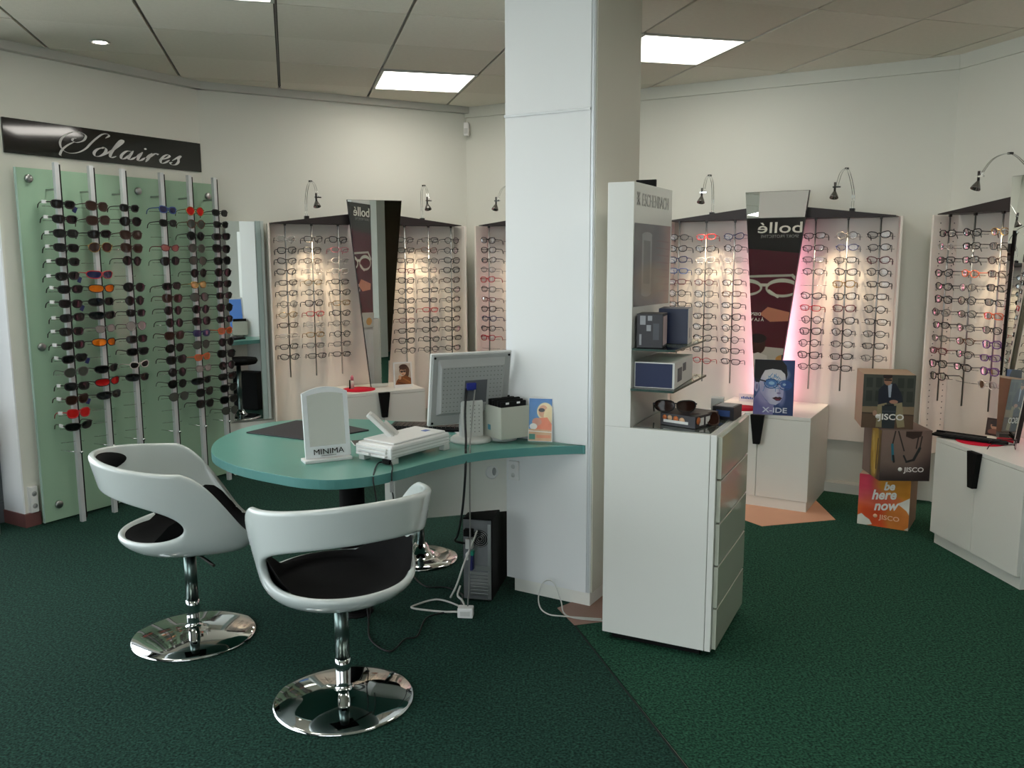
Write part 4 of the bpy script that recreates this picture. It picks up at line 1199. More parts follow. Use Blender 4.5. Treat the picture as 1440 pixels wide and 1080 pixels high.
# ------------------------------------------------------------------ the desk
DH = .705; DT = .036
dk = thing('reception_desk', 'rounded teal topped desk fixed to the white pillar', 'desk', (-.663, 3.447, 0))
outl = [(.306, 3.491), (.14, 3.462), (.0, 3.425), (-.10, 3.385), (-.197, 3.317), (-.324, 3.185), (-.418, 3.068), (-.507, 2.985), (-.626, 2.939), (-.73, 2.955), (-.83, 3.005), (-1.00, 3.12), (-1.12, 3.24), (-1.21, 3.38), (-1.262, 3.567), (-1.262, 3.74), (-1.225, 3.90), (-1.14, 4.02), (-1.0, 4.085), (-.84, 4.10), (-.68, 4.07), (-.52, 4.03), (-.36, 4.02), (-.10, 4.08), (.10, 4.06)]
oc = catmull([(a, b_, 0) for a, b_ in outl], 4)
back = [(.20, 3.88), (-.024, 3.695), (-.0230, 3.679), (.309, 3.4875)]
poly = [(p.x + .663, p.y - 3.447) for p in oc]
poly += [(.09 + .663, 4.03 - 3.447), (.0 + .663, 3.735 - 3.447), (-.034 + .663, 3.678 - 3.447), (.300 + .663, 3.4835 - 3.447)]
poly = poly[::-1]
tm_ = MB(); tm_.prism(poly, DH - DT, DH)
me = tm_.mesh('desk_top', [TEAL, TEALE])
for pl_ in me.polygons:
    if abs(pl_.normal.z) < .5: pl_.material_index = 1
top = link('desk_top', me, dk, .0015)
MB().lathe([(.052, 0), (.052, DH - DT)], 24).obj('column', MATT, dk)
MB().lathe([(.075, 0), (.075, .006), (.06, .012), (.052, .014)], 32).obj('foot_plate', MATT, dk)
# hanging modesty board on the visitor side, from the pillar outwards
a0 = Vector((-.0225 + .663, 3.694 - 3.447, 0)); a1 = Vector((-.500 + .663, 3.555 - 3.447, 0))
dd = (a0 - a1); ang_m = math.atan2(dd.y, dd.x)
B(0, dd.length, 0, .02, .362, DH - DT).obj('modesty_board', LAM, dk, .001, loc=a1, rot=(0, 0, ang_m))
B(0, .02, 0, .14, .362, DH - DT).obj('end_board', LAM, dk, .001, loc=a1, rot=(0, 0, ang_m + R(10)))
gl = MB().lathe([(.001, 0), (.030, 0), (.030, .005), (.024, .007), (.001, .007)], 22, Matrix.Rotation(R(90), 4, 'X')); 
g = gl.obj('grommet', WPLA, dk, loc=a1 + dd * .86 + Vector((math.sin(ang_m) * .001, -math.cos(ang_m) * .001, .545)), rot=(0, 0, ang_m))
MB().lathe([(.001, 0), (.009, 0), (.009, .003), (.001, .003)], 14, Matrix.Translation((.008, -.0065, .004)) @ Matrix.Scale(2.0, 4, (0, 0, 1)) @ Matrix.Rotation(R(90), 4, 'X')).obj('slot', GREY, g)

so = thing('wall_socket', 'white socket on the pillar just under the desk', 'socket', (-.0217, 3.6851, 0), R(-30.3))
B(.016, .066, -.020, -.0065, .515, .60).obj('plate', WPLA, so, .003)
for z_ in (.538, .576): MB().lathe([(.001, 0), (.010, 0), (.010, .002), (.001, .002)], 12, Matrix.Translation((.041, -.020, z_)) @ Matrix.Rotation(R(90), 4, 'X')).obj('socket_hole', LGREY, so)
pass

# things on the desk
mat_b = MB().prism([(-.877 + .02, 3.585), (-.645, 3.80), (-.83, 3.965), (-1.03, 4.03), (-1.185, 3.755)], 0, .006)
dm = mat_b.obj('desk_mat', mat('dark_desk_mat', (44, 42, 46), .6, noise=.08, nscale=20), None, .002, loc=(0, 0, DH))
tag(dm, 'dark desk mat lying on the teal desk behind the table mirror', 'desk mat')

tmr = thing('table_mirror', 'white framed arched table mirror with black lettering', 'mirror', (-.71, 3.245, DH), R(28))
Mt = Matrix.Translation((0, 0, .012)) @ Matrix.Rotation(R(-7), 4, 'X')
def arch(w, h, rise, n=10):
    return [(-w, 0), (w, 0)] + [(w * math.cos(math.pi * k / n * 1.0) if False else w - 2 * w * k / n, h + rise * (1 - (1 - 2 * k / n) ** 2)) for k in range(n + 1)]
MB().prism(arch(.089, .250, .022), -.004, .008, Mt, axis='y').obj('frame', mat('frosted_white_frame', (222, 226, 228), .3, noise=.01), tmr, .001)
Mt2 = Mt @ Matrix.Translation((0, 0, .045))
MB().prism(arch(.070, .195, .010), -.0050, -.0042, Mt2, axis='y').obj('mirror_glass', MIRROR, tmr)
B(-.100, .085, -.035, .03, 0, .012).obj('foot', WPLA, tmr, .002)
text('lettering', 'MINIMA', .030, tmr, (0, -.0075, .026), (R(90 - 7), 0, 0), MATT, .0005, sx=1.15, bold=0)
B(-.030, .030, -.0055, -.0050, .018, .021).obj('small_print', GREY, tmr)

# printer / scanner with raised paper guides
pr = thing('compact_printer', 'flat white printer with raised paper guides and black cables', 'printer', (-.450, 3.150, DH), R(54))
B(0, .335, 0, .185, .022, .072).obj('body', WPLA, pr, .008, seg=3)
B(-.006, .02, .0, .19, .020, .064).obj('end_cap', WPLA, pr, .005)
B(.02, .32, .010, .175, .072, .080).obj('lid', WPLA, pr, .005)
for z_ in (.030, .042, .054): B(.0, .34, -.0015, .0, z_, z_ + .004).obj('ridge', LGREY, pr)
for (x_, y_) in ((.0, .0), (.30, .0), (.0, .15), (.30, .15)): B(x_, x_ + .035, y_, y_ + .03, 0, .024).obj('foot', LGREY, pr, .003)
for k, z_ in enumerate((.026, .040, .052)): B(-.020 + .004 * k, -.004, .02, .175, z_, z_ + .009).obj('paper_tray', WPLA, pr, .002)
Mg = Matrix.Translation((.130, .115, .074)) @ Matrix.Rotation(R(-54), 4, 'Z') @ Matrix.Rotation(R(-46), 4, 'Y')
MB().box(-.010, .006, -.03, .03, .0, .135, Mg).obj('paper_guide', WPLA, pr, .004)
MB().box(.006, .009, -.024, .024, .01, .125, Mg).obj('guide_inset', LGREY, pr, .001)
Mg2 = Matrix.Translation((.165, .12, .072)) @ Matrix.Rotation(R(-54), 4, 'Z') @ Matrix.Rotation(R(-46), 4, 'Y')
MB().box(-.004, .004, -.028, .028, .0, .08, Mg2).obj('paper_guide', LGREY, pr, .003)
B(.255, .285, .06, .085, .080, .081).obj('blue_badge', mat('blue_badge', (50, 90, 170), .4, noise=.05), pr)
B(-.0245, -.0235, .09, .10, .030, .038).obj('power_mark', GREY, pr)
B(-.015, .0, .005, .04, .004, .022).obj('plug', MATT, pr, .002)

# monitor seen from behind
mo = thing('monitor', 'grey flat monitor seen from behind with its cables', 'monitor', (-.175, 3.585, DH), R(24))
Mt = Matrix.Translation((0, .005, .225)) @ Matrix.Rotation(R(11), 4, 'X')
# local: back of the screen faces -y
hw_, hh_ = .180, .158
MB().box(-hw_, hw_, .0, .016, -hh_, hh_, Mt).obj('bezel', mat('silver_bezel', (206, 208, 206), .35, noise=.02), mo, .003)
MB().box(-hw_ + .006, hw_ - .006, -.008, .0, -hh_ + .005, hh_ - .005, Mt).obj('back_shell', GREY, mo, .004)
# bulged inner back
mb = MB()
a_ = [(-.150, -.110), (.150, -.110), (.150, .135), (-.150, .135)]
b_ = [(-.135, -.095), (.135, -.095), (.140, .105), (-.140, .105)]
vs = [Mt @ Vector((x, -.008, z)) for x, z in a_] + [Mt @ Vector((x, -.026, z)) for x, z in b_]
mb.add(vs, [(7, 4, 5, 6)][:0] + [(4, 5, 6, 7), (0, 1, 5, 4), (1, 2, 6, 5), (2, 3, 7, 6), (3, 0, 4, 7)])
mb.obj('back_cover', GREY, mo, .003)
dots = MB()
for i in range(17):
    for j in range(11):
        x = -.128 + .016 * i; z = -.085 + .0185 * j
        if abs(x - .015) < .055 and -.06 < z < .055: continue
        dots.box(x - .0022, x + .0022, -.0268, -.0258, z - .0018, z + .0018, Mt)
o = dots.obj('vent_holes', mat('vent_dark', (104, 106, 104), .6, noise=.05), mo); o['kind'] = 'stuff'
MB().box(-.035, .065, -.0275, -.0262, -.055, .045, Mt).obj('connector_recess', mat('recess_grey', (84, 86, 90), .5, noise=.05), mo)
MB().box(-.030, .012, -.040, -.0275, .005, .036, Mt).obj('video_plug', mat('blue_plug', (34, 44, 128), .4, noise=.05), mo, .003)
for (x, z) in ((-.165, .143), (.165, .143), (-.165, -.143), (.165, -.143)):
    MB().lathe([(.001, 0), (.005, 0), (.005, .002), (.001, .002)], 10, Mt @ Matrix.Translation((x, -.008, z)) @ Matrix.Rotation(R(90), 4, 'X')).obj('screw', MATT, mo)
MB().box(-hw_ + .016, hw_ - .016, .016, .0168, -hh_ + .018, hh_ - .016, Mt).obj('screen', mat('blue_screen', (40, 70, 120), .3, emit=(70, 110, 170), estr=.7, noise=.1, nscale=12), mo, label='lit blue screen on the far side')
MB().prism([(-.050, -.020), (.050, -.020), (.044, .03), (-.044, .03)], .018, .175).obj('stand_neck', LGREY, mo, .006)
nd = MB()
for i in range(4):
    for j in range(8):
        nd.box(-.030 + i * .02 - .002, -.030 + i * .02 + .002, -.0206, -.0196, .04 + j * .016, .044 + j * .016)
o = nd.obj('neck_holes', MATS['vent_dark'], mo); o['kind'] = 'stuff'
MB().lathe([(.001, 0), (.088, 0), (.090, .010), (.080, .020), (.001, .022)], 30).obj('stand_base', LGREY, mo)

# keyboard
kb = thing('keyboard', 'black computer keyboard lying behind the monitor', 'keyboard', (-.400, 3.845, DH), R(-6))
B(-.16, .20, -.065, .075, 0, .014).obj('case', MATT, kb, .004)
kk = MB()
for i in range(17):
    for j in range(5):
        kk.box(-.150 + i * .020, -.133 + i * .020, -.052 + j * .023, -.033 + j * .023, .014, .021)
o = kk.obj('keys', BLACK, kb); o['kind'] = 'stuff'

# small photo card lying near the printer
pd_ = Pic(80, 60, (70, 62, 58)); pd_.ell(.65, .5, .25, .35, (176, 150, 126), soft=.4); pd_.ell(.3, .4, .2, .3, (46, 38, 34)); pd_.blotch(8, 2)
dc = thing('leaflet', 'small dark leaflet lying left of the printer', 'leaflet', (-.60, 3.56, DH), R(20))
B(-.075, .075, -.05, .05, 0, .003).obj('sheet', WPLA, dc)
pic_quad([(-.073, -.048, .0036), (.073, -.048, .0036), (.073, .048, .0036), (-.073, .048, .0036)], 'picture', pd_.material('leaflet_print'), dc)
ws = thing('paper_sheet', 'white paper sheet under the keyboard edge', 'paper', (-.17, 3.76, DH), R(20))
B(-.08, .06, -.06, .06, 0, .002).obj('sheet', WPLA, ws)

# file box with a round foot
fb = thing('file_box', 'grey card index box full of black folders on a round foot', 'file box', (-.045, 3.500, DH), R(33))
w_, d_, h_ = .140, .20, .135
mb = MB(); z0 = .020
for args in ((0, w_, 0, .004), (0, w_, d_ - .004, d_), (0, .004, .004, d_ - .004), (w_ - .004, w_, .004, d_ - .004)):
    mb.box(args[0], args[1], args[2], args[3], z0, z0 + h_)
mb.box(.004, w_ - .004, .004, d_ - .004, z0, z0 + .005)
mb.obj('box', mat('grey_green_box', (176, 178, 166), .4, noise=.02), fb, .001)
MB().lathe([(.001, 0), (.062, 0), (.062, .020), (.001, .020)], 26, Matrix.Translation((w_ / 2, d_ / 2, 0))).obj('round_foot', LGREY, fb)
for k in range(8):
    y = .012 + k * .0225
    fo = B(.008, w_ - .008, y, y + .014, z0 + .006, z0 + h_ + .020 + (k % 3) * .004).obj('folder', MATT, fb, .001)
    for x_ in (.03 + .012 * (k % 3), .085):
        B(x_, x_ + .016, y - .0008, y, z0 + h_ + .010, z0 + h_ + .018).obj('tab_label', TAGW, fo)
B(-.0012, 0, .085, .105, z0 + .03, z0 + .052).obj('blue_mark', mat('teal_blue_mark', (60, 130, 150), .4, noise=.05), fb)

# advert card with a woman in sunglasses
pw = Pic(110, 200)
pw.grad((44, 110, 176), (90, 150, 196), 90)
pw.ell(.70, .30, .34, .20, (226, 204, 160)); pw.ell(.62, .30, .20, .14, (206, 150, 116)); pw.ell(.55, .27, .13, .045, (30, 24, 24)); pw.ell(.85, .42, .20, .20, (222, 198, 150))
pw.poly([(.2, .62), (.4, .46), (.8, .44), (1, .6), (1, .76), (.1, .76)], (226, 120, 80)); pw.ell(.35, .55, .2, .09, (206, 140, 116)); pw.ell(.2, .66, .16, .07, (230, 226, 220))
pw.poly([(0, .72), (1, .74), (1, 1), (0, 1)], (206, 160, 120)); pw.poly([(0, .76), (1, .78), (1, .8), (0, .78)], (236, 230, 220)); pw.poly([(.02, .84), (.28, .84), (.28, .97), (.02, .97)], (30, 120, 100)); pw.poly([(.34, .86), (.95, .86), (.95, .93), (.34, .93)], (214, 130, 90))
pw.blotch(5, 4)
wm = pw.material('beach_print', .3)
ac = thing('advert_card', 'standing card of a blond woman in sunglasses against the pillar', 'advert card', (.118, 3.560, DH + .001), R(-12))
Mt = Matrix.Rotation(R(-6), 4, 'X')
MB().box(-.052, .052, -.002, .002, 0, .185, Mt).obj('card', WPLA, ac)
pic_quad([Mt @ Vector(p) for p in ((-.049, -.0032, .003), (.049, -.0032, .003), (.049, -.0032, .182), (-.049, -.0032, .182))], 'picture', wm, ac)

# ------------------------------------------------------------------ PC tower
pt_ = thing('computer_tower', 'black computer tower with its cabled back toward the viewer', 'computer', (-.215, 3.560, 0), R(-12))
B(0, .130, .004, .40, .008, .372).obj('case', MATT, pt_, .004)
B(.004, .126, .0, .006, .012, .366).obj('back_plate', mat('dark_zinc', (118, 120, 122), .4, .6, noise=.2, nscale=30), pt_)
Mk = Matrix.Translation((.078, -.002, .285)) @ Matrix.Rotation(R(90), 4, 'X')
for r0 in (.034, .026, .018, .010):
    ring = [(r0 * math.cos(a * math.pi / 12), r0 * math.sin(a * math.pi / 12), 0) for a in range(24)]
    MB().tube([Mk @ Vector(p) for p in ring], .0012, 4, closed=True).obj('fan_guard', STEEL, pt_)
MB().lathe([(.001, 0), (.038, 0), (.038, .0015), (.001, .0015)], 20, Matrix.Translation((.078, .0005, .285)) @ Matrix.Rotation(R(90), 4, 'X')).obj('fan_opening', MATT, pt_)
for k in range(7):
    B(.034, .112, -.004, .0, .030 + .0155 * k, .041 + .0155 * k).obj('slot_cover', STEEL, pt_, .001)
B(.112, .126, -.004, .0, .02, .35).obj('side_flange', STEEL, pt_)
B(.034, .112, -.004, 0, .145, .165).obj('port_strip', STEEL, pt_)
for (x_, z_, w2_, h2_, mm) in ((.020, .245, .030, .045, LGREY), (.040, .215, .014, .020, mat('green_plug', (30, 150, 120), .4)), (.034, .150, .018, .07, mat('navy_plug', (30, 34, 90), .4, noise=.05)), (.020, .195, .012, .03, WPLA), (.012, .30, .04, .03, MATT)):
    B(x_, x_ + w2_, -.030, -.0, z_, z_ + h2_).obj('plug', mm, pt_, .003)
for (x_) in (.01, .10): B(x_, x_ + .02, .02, .38, 0, .010).obj('foot', MATT, pt_)

# ------------------------------------------------------------------ cables
CW = mat('white_cable', (196, 196, 190), .45, noise=.03); CBK = mat('black_cable', (14, 16, 16), .5, noise=.05)
def cable(pts, r, m, label, seg=8):
    o = MB().tube(catmull(pts, seg), r, 6).obj('cable', m)
    return tag(o, label, 'cable')
cable([(-.19, 3.548, .935), (-.195, 3.50, .84), (-.190, 3.46, .74), (-.188, 3.40, .712), (-.185, 3.345, .70), (-.187, 3.325, .62), (-.200, 3.345, .48), (-.222, 3.38, .36), (-.240, 3.46, .31), (-.235, 3.52, .28), (-.205, 3.545, .265)], .0052, CBK, 'thick black cable hanging from the monitor over the desk edge')
cable([(-.155, 3.552, .93), (-.165, 3.50, .83), (-.172, 3.44, .73), (-.170, 3.385, .7115), (-.168, 3.350, .70), (-.170, 3.338, .55), (-.172, 3.36, .35), (-.180, 3.385, .15), (-.186, 3.393, .046)], .0030, mat('grey_cable', (120, 120, 116), .45), 'thin grey cable hanging from the monitor to the white block')
cable([(-.150, 3.515, .33), (-.165, 3.47, .30), (-.20, 3.44, .22), (-.235, 3.43, .12), (-.262, 3.45, .06)], .0040, CW, 'white cable looping out of the computer back')
cable([(-.230, 3.395, .02), (-.30, 3.43, .006), (-.42, 3.465, .006), (-.415, 3.50, .006), (-.33, 3.56, .006), (-.24, 3.50, .006), (-.218, 3.42, .02)], .0045, CW, 'white cable loop on the carpet left of the block')
cable([(-.20, 3.425, .03), (-.215, 3.47, .04), (-.235, 3.50, .05), (-.225, 3.53, .08)], .0045, CW, 'short white cable between block and computer')
cable([(-.600, 3.45, .30), (-.605, 3.40, .08), (-.594, 3.36, .006), (-.555, 3.17, .005), (-.465, 3.065, .005), (-.42, 3.17, .005), (-.375, 3.20, .005), (-.355, 3.37, .005), (-.272, 3.43, .005), (-.225, 3.44, .005)], .0035, CBK, 'thin black cable snaking over the carpet under the desk')
cable([(-.50, 3.95, .005), (-.46, 3.83, .005), (-.39, 3.71, .005), (-.30, 3.70, .005), (-.225, 3.62, .005), (-.22, 3.50, .02), (-.205, 3.43, .02)], .0035, CBK, 'thin black cable behind the computer on the carpet')
cable([(-.475, 3.165, .715), (-.505, 3.150, .712), (-.497, 2.990, .700), (-.487, 2.97, .64), (-.475, 2.98, .50), (-.50, 3.10, .35), (-.56, 3.30, .12), (-.59, 3.36, .01)], .0030, CBK, 'black printer cable falling over the front desk edge')
c_ = cable([(-.455, 3.150, .716), (-.440, 3.080, .712), (-.438, 3.040, .700), (-.437, 3.035, .645), (-.432, 3.03, .60), (-.436, 3.05, .45), (-.47, 3.12, .30)], .0030, CBK, 'second printer cable with a small inline block')
B(-.0065, .0065, -.006, .006, -.02, .02).obj('inline_block', GREY, c_, .002, loc=(-.437, 3.030, .655))
cable([(.365, 3.352, .006), (.29, 3.365, .006), (.20, 3.382, .006), (.150, 3.40, .006), (.118, 3.46, .008), (.112, 3.535, .03), (.135, 3.545, .09), (.175, 3.515, .10), (.205, 3.47, .035), (.215, 3.41, .006), (.26, 3.36, .006), (.37, 3.335, .006)], .0030, CW, 'thin white cable looping at the foot of the pillar')
jb = thing('power_block', 'small white mains block on the carpet under the desk', 'power block', (-.195, 3.392, .001), R(-5))
B(-.032, .032, -.022, .022, 0, .042).obj('block', WPLA, jb, .004)
B(-.02, .02, -.0235, -.022, .010, .030).obj('face_plate', LGREY, jb)

# ------------------------------------------------------------------ chairs
def shell_profile(v):
    pts = [(0, .372), (.10, .376), (.185, .398), (.238, .440), (.258, .520), (.278, .625), (.292, .700), (.300, .760)]
    t = v * (len(pts) - 1); i = min(int(t), len(pts) - 2); f = t - i
    P = [Vector((a, b_, 0)) for a, b_ in pts]
    p0 = P[i - 1] if i > 0 else P[0] * 2 - P[1]; p1 = P[i]; p2 = P[i + 1]; p3 = P[i + 2] if i + 2 < len(P) else P[-1] * 2 - P[-2]
    q = 0.5 * ((2 * p1) + (p2 - p0) * f + (2 * p0 - 5 * p1 + 4 * p2 - p3) * f * f + (3 * p1 - p0 - 3 * p2 + p3) * f ** 3)
    return q.x, q.y
def smooth(t):
    t = max(0, min(1, t)); return t * t * (3 - 2 * t)
def shell_pt(th, v, off=0.0):
    """th measured from the back; v 0 at the middle of the seat, 1 on the rim"""
    def raw(th, v):
        r, z = shell_profile(v)
        a = abs(th)
        top = .765 - .045 * smooth(a / R(100)) - (.765 - .045 - .435) * smooth((a - R(84)) / R(66))
        k = (top - .372) / (.760 - .372)
        z = .372 + (z - .372) * k
        # plan shape: deeper towards the back at rim level, slimmer at the sides
        back = max(0, math.cos(th)); 
        r = r * (1 - .06 * math.sin(th) ** 2 * v) + .022 * back * v * v
        if a > R(90): r = r * (1 - .10 * smooth((a - R(90)) / R(60)) * v)
        return Vector((r * math.sin(th), -r * math.cos(th), z))
    p = raw(th, v)
    if off:
        e = 1e-3
        a = raw(th, min(1, v + e)) - raw(th, v - e if v > e else 0); b_ = raw(th + e, max(v, .02)) - raw(th - e, max(v, .02))
        n = b_.cross(a)
        if n.length > 1e-9:
            n.normalize()
            c = Vector((0, 0, .7)) - p
            if n.dot(c) < 0: n = -n
            p = p + n * off
    return p
def make_chair(label, loc, ang):
    t = thing('swivel_chair', label, 'chair', loc, ang, 'white moulded swivel chairs at the desk')
    TH_ = R(86)
    th_list = [TH_ * math.sin(math.pi / 2 * k / 12) for k in range(-12, 13)]
    th_list += [TH_ + (2 * math.pi - 2 * TH_) * k / 26 for k in range(1, 26)]
    n = len(th_list)
    def hole(th):
        th = th if th <= math.pi else th - 2 * math.pi
        if abs(th) >= TH_ - 1e-6: return .58, .58
        s = (1 - (abs(th) / TH_) ** 2.4) ** .5
        return .575 - .125 * s, .575 + .15 * s
    mb = MB(); mb.sm = True
    vs = []; fs = []
    lo, hi = 7, 7
    idx = {}
    def vid(p):
        k = (round(p.x, 5), round(p.y, 5), round(p.z, 5))
        if k not in idx: idx[k] = len(vs); vs.append(p)
        return idx[k]
    grid = []
    for th in th_list:
        t_ = th if th <= math.pi else th - 2 * math.pi
        vl, vu = hole(th)
        grid.append(([vid(shell_pt(t_, vl * j / lo)) for j in range(lo + 1)], [vid(shell_pt(t_, vu + (1 - vu) * j / hi)) for j in range(hi + 1)]))
    for i in range(n):
        for g in (0, 1):
            A_, B_ = grid[i][g], grid[(i + 1) % n][g]
            for j in range(len(A_) - 1):
                q = [A_[j], B_[j], B_[j + 1], A_[j + 1]]
                qq = []
                for v_ in q:
                    if v_ not in qq: qq.append(v_)
                if len(qq) >= 3: fs.append(tuple(qq))
    mb.add(vs, fs)
    o = mb.obj('shell', SHELL, t)
    so_ = o.modifiers.new('solid', 'SOLIDIFY'); so_.thickness = .026; so_.offset = 0.0
    ss = o.modifiers.new('sub', 'SUBSURF'); ss.levels = 1; ss.render_levels = 2
    # seat cushion following the bowl
    mb = MB(); mb.sm = True
    vs = []; fs = []; m_, r__ = 44, 7
    ring0 = []
    for j in range(1, r__ + 1):
        for i in range(m_):
            th = -math.pi + 2 * math.pi * i / m_
            vm = .425 + .20 * smooth((abs(th) - R(48)) / R(35)) + .375 * smooth((abs(th) - R(92)) / R(45))
            v_ = vm * j / r__
            off = .015 + (.016 + .010 * smooth((abs(th) - R(90)) / R(60))) * math.sqrt(max(0, 1 - (j / r__) ** 4))
            vs.append(shell_pt(th, v_, off if j < r__ else .010))
    c = len(vs); vs.append(shell_pt(0, 0.0) + Vector((0, 0, .031)))
    for j in range(r__ - 1):
        for i in range(m_):
            fs.append((j * m_ + i, j * m_ + (i + 1) % m_, (j + 1) * m_ + (i + 1) % m_, (j + 1) * m_ + i))
    for i in range(m_): fs.append((c, (i + 1) % m_, i))
    mb.add(vs, fs)
    mb.obj('seat_cushion', BLACKFAB, t)
    # back pad
    mb = MB(); mb.sm = True
    vs = []; fs = []; NU, NV = 16, 8
    for j in range(NV + 1):
        for i in range(NU + 1):
            u = -1 + 2 * i / NU; w = -1 + 2 * j / NV
            uu = u * math.sqrt(max(0, 1 - w * w * .5)); ww = w * math.sqrt(max(0, 1 - u * u * .5))
            e = max(0, 1 - (uu * uu + ww * ww))
            vs.append(shell_pt(R(44) * uu, .868 + .098 * ww, .0125 + .016 * math.sqrt(e)))
    for j in range(NV):
        for i in range(NU):
            a = j * (NU + 1) + i; fs.append((a, a + 1, a + NU + 2, a + NU + 1))
    mb.add(vs, fs); mb.obj('back_pad', BLACKFAB, t)
    MB().lathe([(.001, 0), (.236, 0), (.237, .005), (.228, .010), (.185, .021), (.130, .031), (.075, .038), (.036, .042), (.027, .046), (.0235, .056), (.0245, .085), (.0255, .125), (.0255, .150)], 64).obj('base', CHROME, t)
    MB().lathe([(.0235, .148), (.0235, .345), (.001, .345)], 28).obj('column', mat('column_metal', (112, 128, 124), .3, 1.0, noise=.03), t)
    MB().lathe([(.020, .345), (.026, .347), (.027, .356), (.016, .358), (.016, .372), (.001, .372)], 24).obj('collar', MATT, t)
    MB().prism([(-.07, -.07), (.07, -.07), (.07, .07), (-.07, .07)], .350, .362).obj('seat_plate', MATT, t, .004)
    MB().tube([(.05, .02, .352), (.15, .06, .348), (.19, .08, .340)], .006, 8).obj('lever', DARKMET, t)
    return t
make_chair('white moulded chair nearest the camera, its open back toward us', (-.572, 2.723, 0), R(31))
make_chair('white moulded chair at left, turned sideways toward the desk', (-1.262, 3.226, 0), R(-68))

# chrome stool behind the desk
st = thing('stool', 'chrome stool standing on the staff side under the desk', 'stool', (-.455, 4.09, 0))
MB().lathe([(.001, 0), (.184, 0), (.186, .006), (.178, .012), (.14, .020), (.10, .022), (.075, .028), (.045, .05), (.030, .08), (.001, .08)], 48).obj('base', CHROME, st)
MB().tube([(0, 0, .07), (0, 0, .50)], .021, 20).obj('column', mat('column_metal', (0, 0, 0)), st)
MB().lathe([(.001, .50), (.16, .505), (.175, .53), (.165, .555), (.001, .560)], 36).obj('seat', BLACKFAB, st)

# dark visitor chair cut by the left edge
vc = thing('visitor_chair', 'black chair with metal legs cut off by the left edge', 'chair', (-3.02, 4.33, 0), R(-12))
for (x_, y_) in ((-.2, -.2), (.2, -.2), (-.2, .2), (.2, .2)):
    MB().tube([(x_, y_, 0), (x_, y_, .45)], .011, 8).obj('leg', STEEL, vc)
B(-.22, .22, -.22, .22, .40, .46).obj('seat', BLACKFAB, vc, .02)
B(-.22, .22, .19, .23, .44, .66).obj('backrest', BLACKFAB, vc, .015)

# ------------------------------------------------------------------ roll-up banner reflected in the mirror
bp_ = Pic(300, 640)
bp_.grad((16, 10, 14), (104, 16, 30), 90)
bp_.ell(.5, .42, .6, .3, (84, 18, 40), soft=.9, op=.8); bp_.poly([(0, 0), (1, 0), (1, .20), (0, .24)], (22, 20, 24))

for (cx, rx, ry) in ((.30, .25, .062), (.86, .25, .058)):
    bp_.ell(cx, .470, rx, ry, (198, 204, 190), soft=.05); bp_.ell(cx, .474, rx - .035, ry - .022, (92, 18, 34), soft=.05)
bp_.line(.52, .452, .64, .452, .020, (206, 210, 196)); bp_.line(.04, .44, .16, .385, .020, (198, 204, 190)); bp_.line(.16, .385, .80, .395, .016, (180, 186, 174)); bp_.line(.36, .53, .50, .49, .018, (214, 218, 204))
bp_.poly([(.08, .64), (.5, .60), (.62, .65), (.45, .70), (.1, .69)], (206, 136, 110))
bp_.poly([(0, .88), (1, .86), (1, 1), (0, 1)], (206, 206, 196)); bp_.ell(.62, .86, .12, .06, (60, 34, 28)); bp_.ell(.62, .815, .13, .03, (26, 18, 18)); bp_.poly([(.44, 1), (.46, .93), (.6, .91), (.82, .94), (.84, 1)], (230, 230, 224)); bp_.ell(.2, .95, .12, .03, (214, 160, 90))
bm = bp_.material('banner_print', .25)
BN = thing('wall_poster', 'tall red and black spectacle poster on the hidden pillar side, seen in a mirror', 'poster', (.2078, 4.0780, 0), R(149.7))
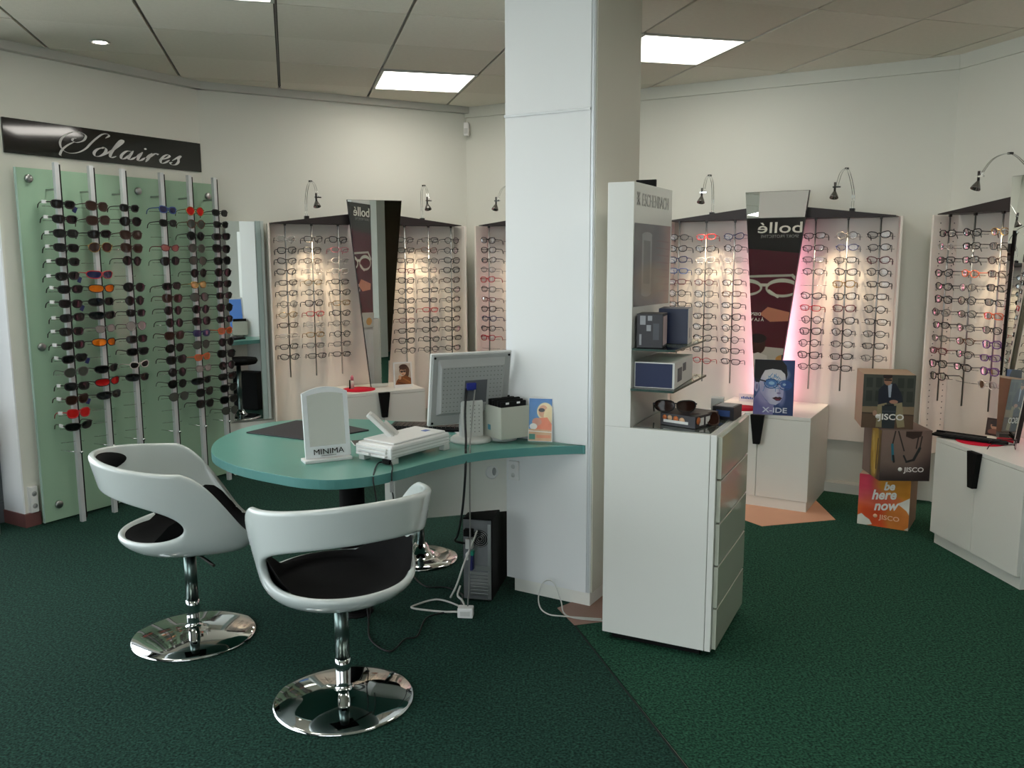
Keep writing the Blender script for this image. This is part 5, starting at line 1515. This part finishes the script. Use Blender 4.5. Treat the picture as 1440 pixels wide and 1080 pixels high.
BN.location = Vector((-.0217, 3.6851, 0)) + Matrix.Rotation(R(-30.3), 3, 'Z') @ Vector((0.1325, PD + .001, 0))
B(-.263, .263, -.012, -.001, .80, 2.008).obj('sheet', MATT, BN)
pic_quad([(-.262, -.0125, .80), (.262, -.0125, .80), (.262, -.0125, 2.006), (-.262, -.0125, 2.006)], 'picture', bm, BN)
text('lettering', 'bollé', .125, BN, (-.055, -.0130, 1.885), (R(90), 0, 0), WHT, .0008, bold=.0008, sx=1.5)
text('lettering', 'SPORT PROTECTIVE', .034, BN, (-.055, -.0130, 1.845), (R(90), 0, 0), GREY, .0006)
text('lettering', 'DISPO', .036, BN, (.10, -.0130, 1.21), (R(90), 0, 0), WHT, .0006, bold=.0004)
text('lettering', 'À LA VUE', .036, BN, (.10, -.0130, 1.165), (R(90), 0, 0), WHT, .0006, bold=.0004)

# ------------------------------------------------------------------ back office seen only in mirrors
of = thing('office_cabinet', 'white cabinet in the dark back office', 'cabinet', (4.6, 3.1, 0), 0)
B(-.8, .8, -.25, .25, 0, .85).obj('body', LAM, of, .003)
B(-.82, .82, -.27, .27, .85, .88).obj('worktop', LAM, of, .002)
for k in range(3): B(-.79 + .53 * k, -.27 + .53 * k, -.268, -.25, .05, .82).obj('door', LAM, of, .001)
sh = thing('office_shelf', 'white wall shelf in the dark back office', 'shelf', (4.6, 3.27, 1.35), 0)
B(-.8, .8, -.12, .12, 0, .025).obj('board', LAM, sh)
for x_ in (-.6, .6): B(x_, x_ + .02, -.1, .12, -.12, 0).obj('bracket', STEEL, sh)
rs = random.Random(4)
BLUEB = mat('blue_box', (40, 90, 160), .4, noise=.1)
for k in range(7):
    h_ = rs.uniform(.18, .30)
    o = B(-.07, .07, -.08, .08, 0, h_).obj('carton', [BLUEB, WC, NAV][k % 3], None, .002, loc=(3.95 + .2 * k, 3.27, 1.375))
    tag(o, ['%s carton, %s on the back office shelf' % (('blue', 'white', 'navy')[k % 3], w) for w in ('leftmost', 'second from left', 'third from left', 'fourth from left', 'fifth from left', 'sixth from left', 'rightmost')][k], 'box', 'cartons on the back office shelf')
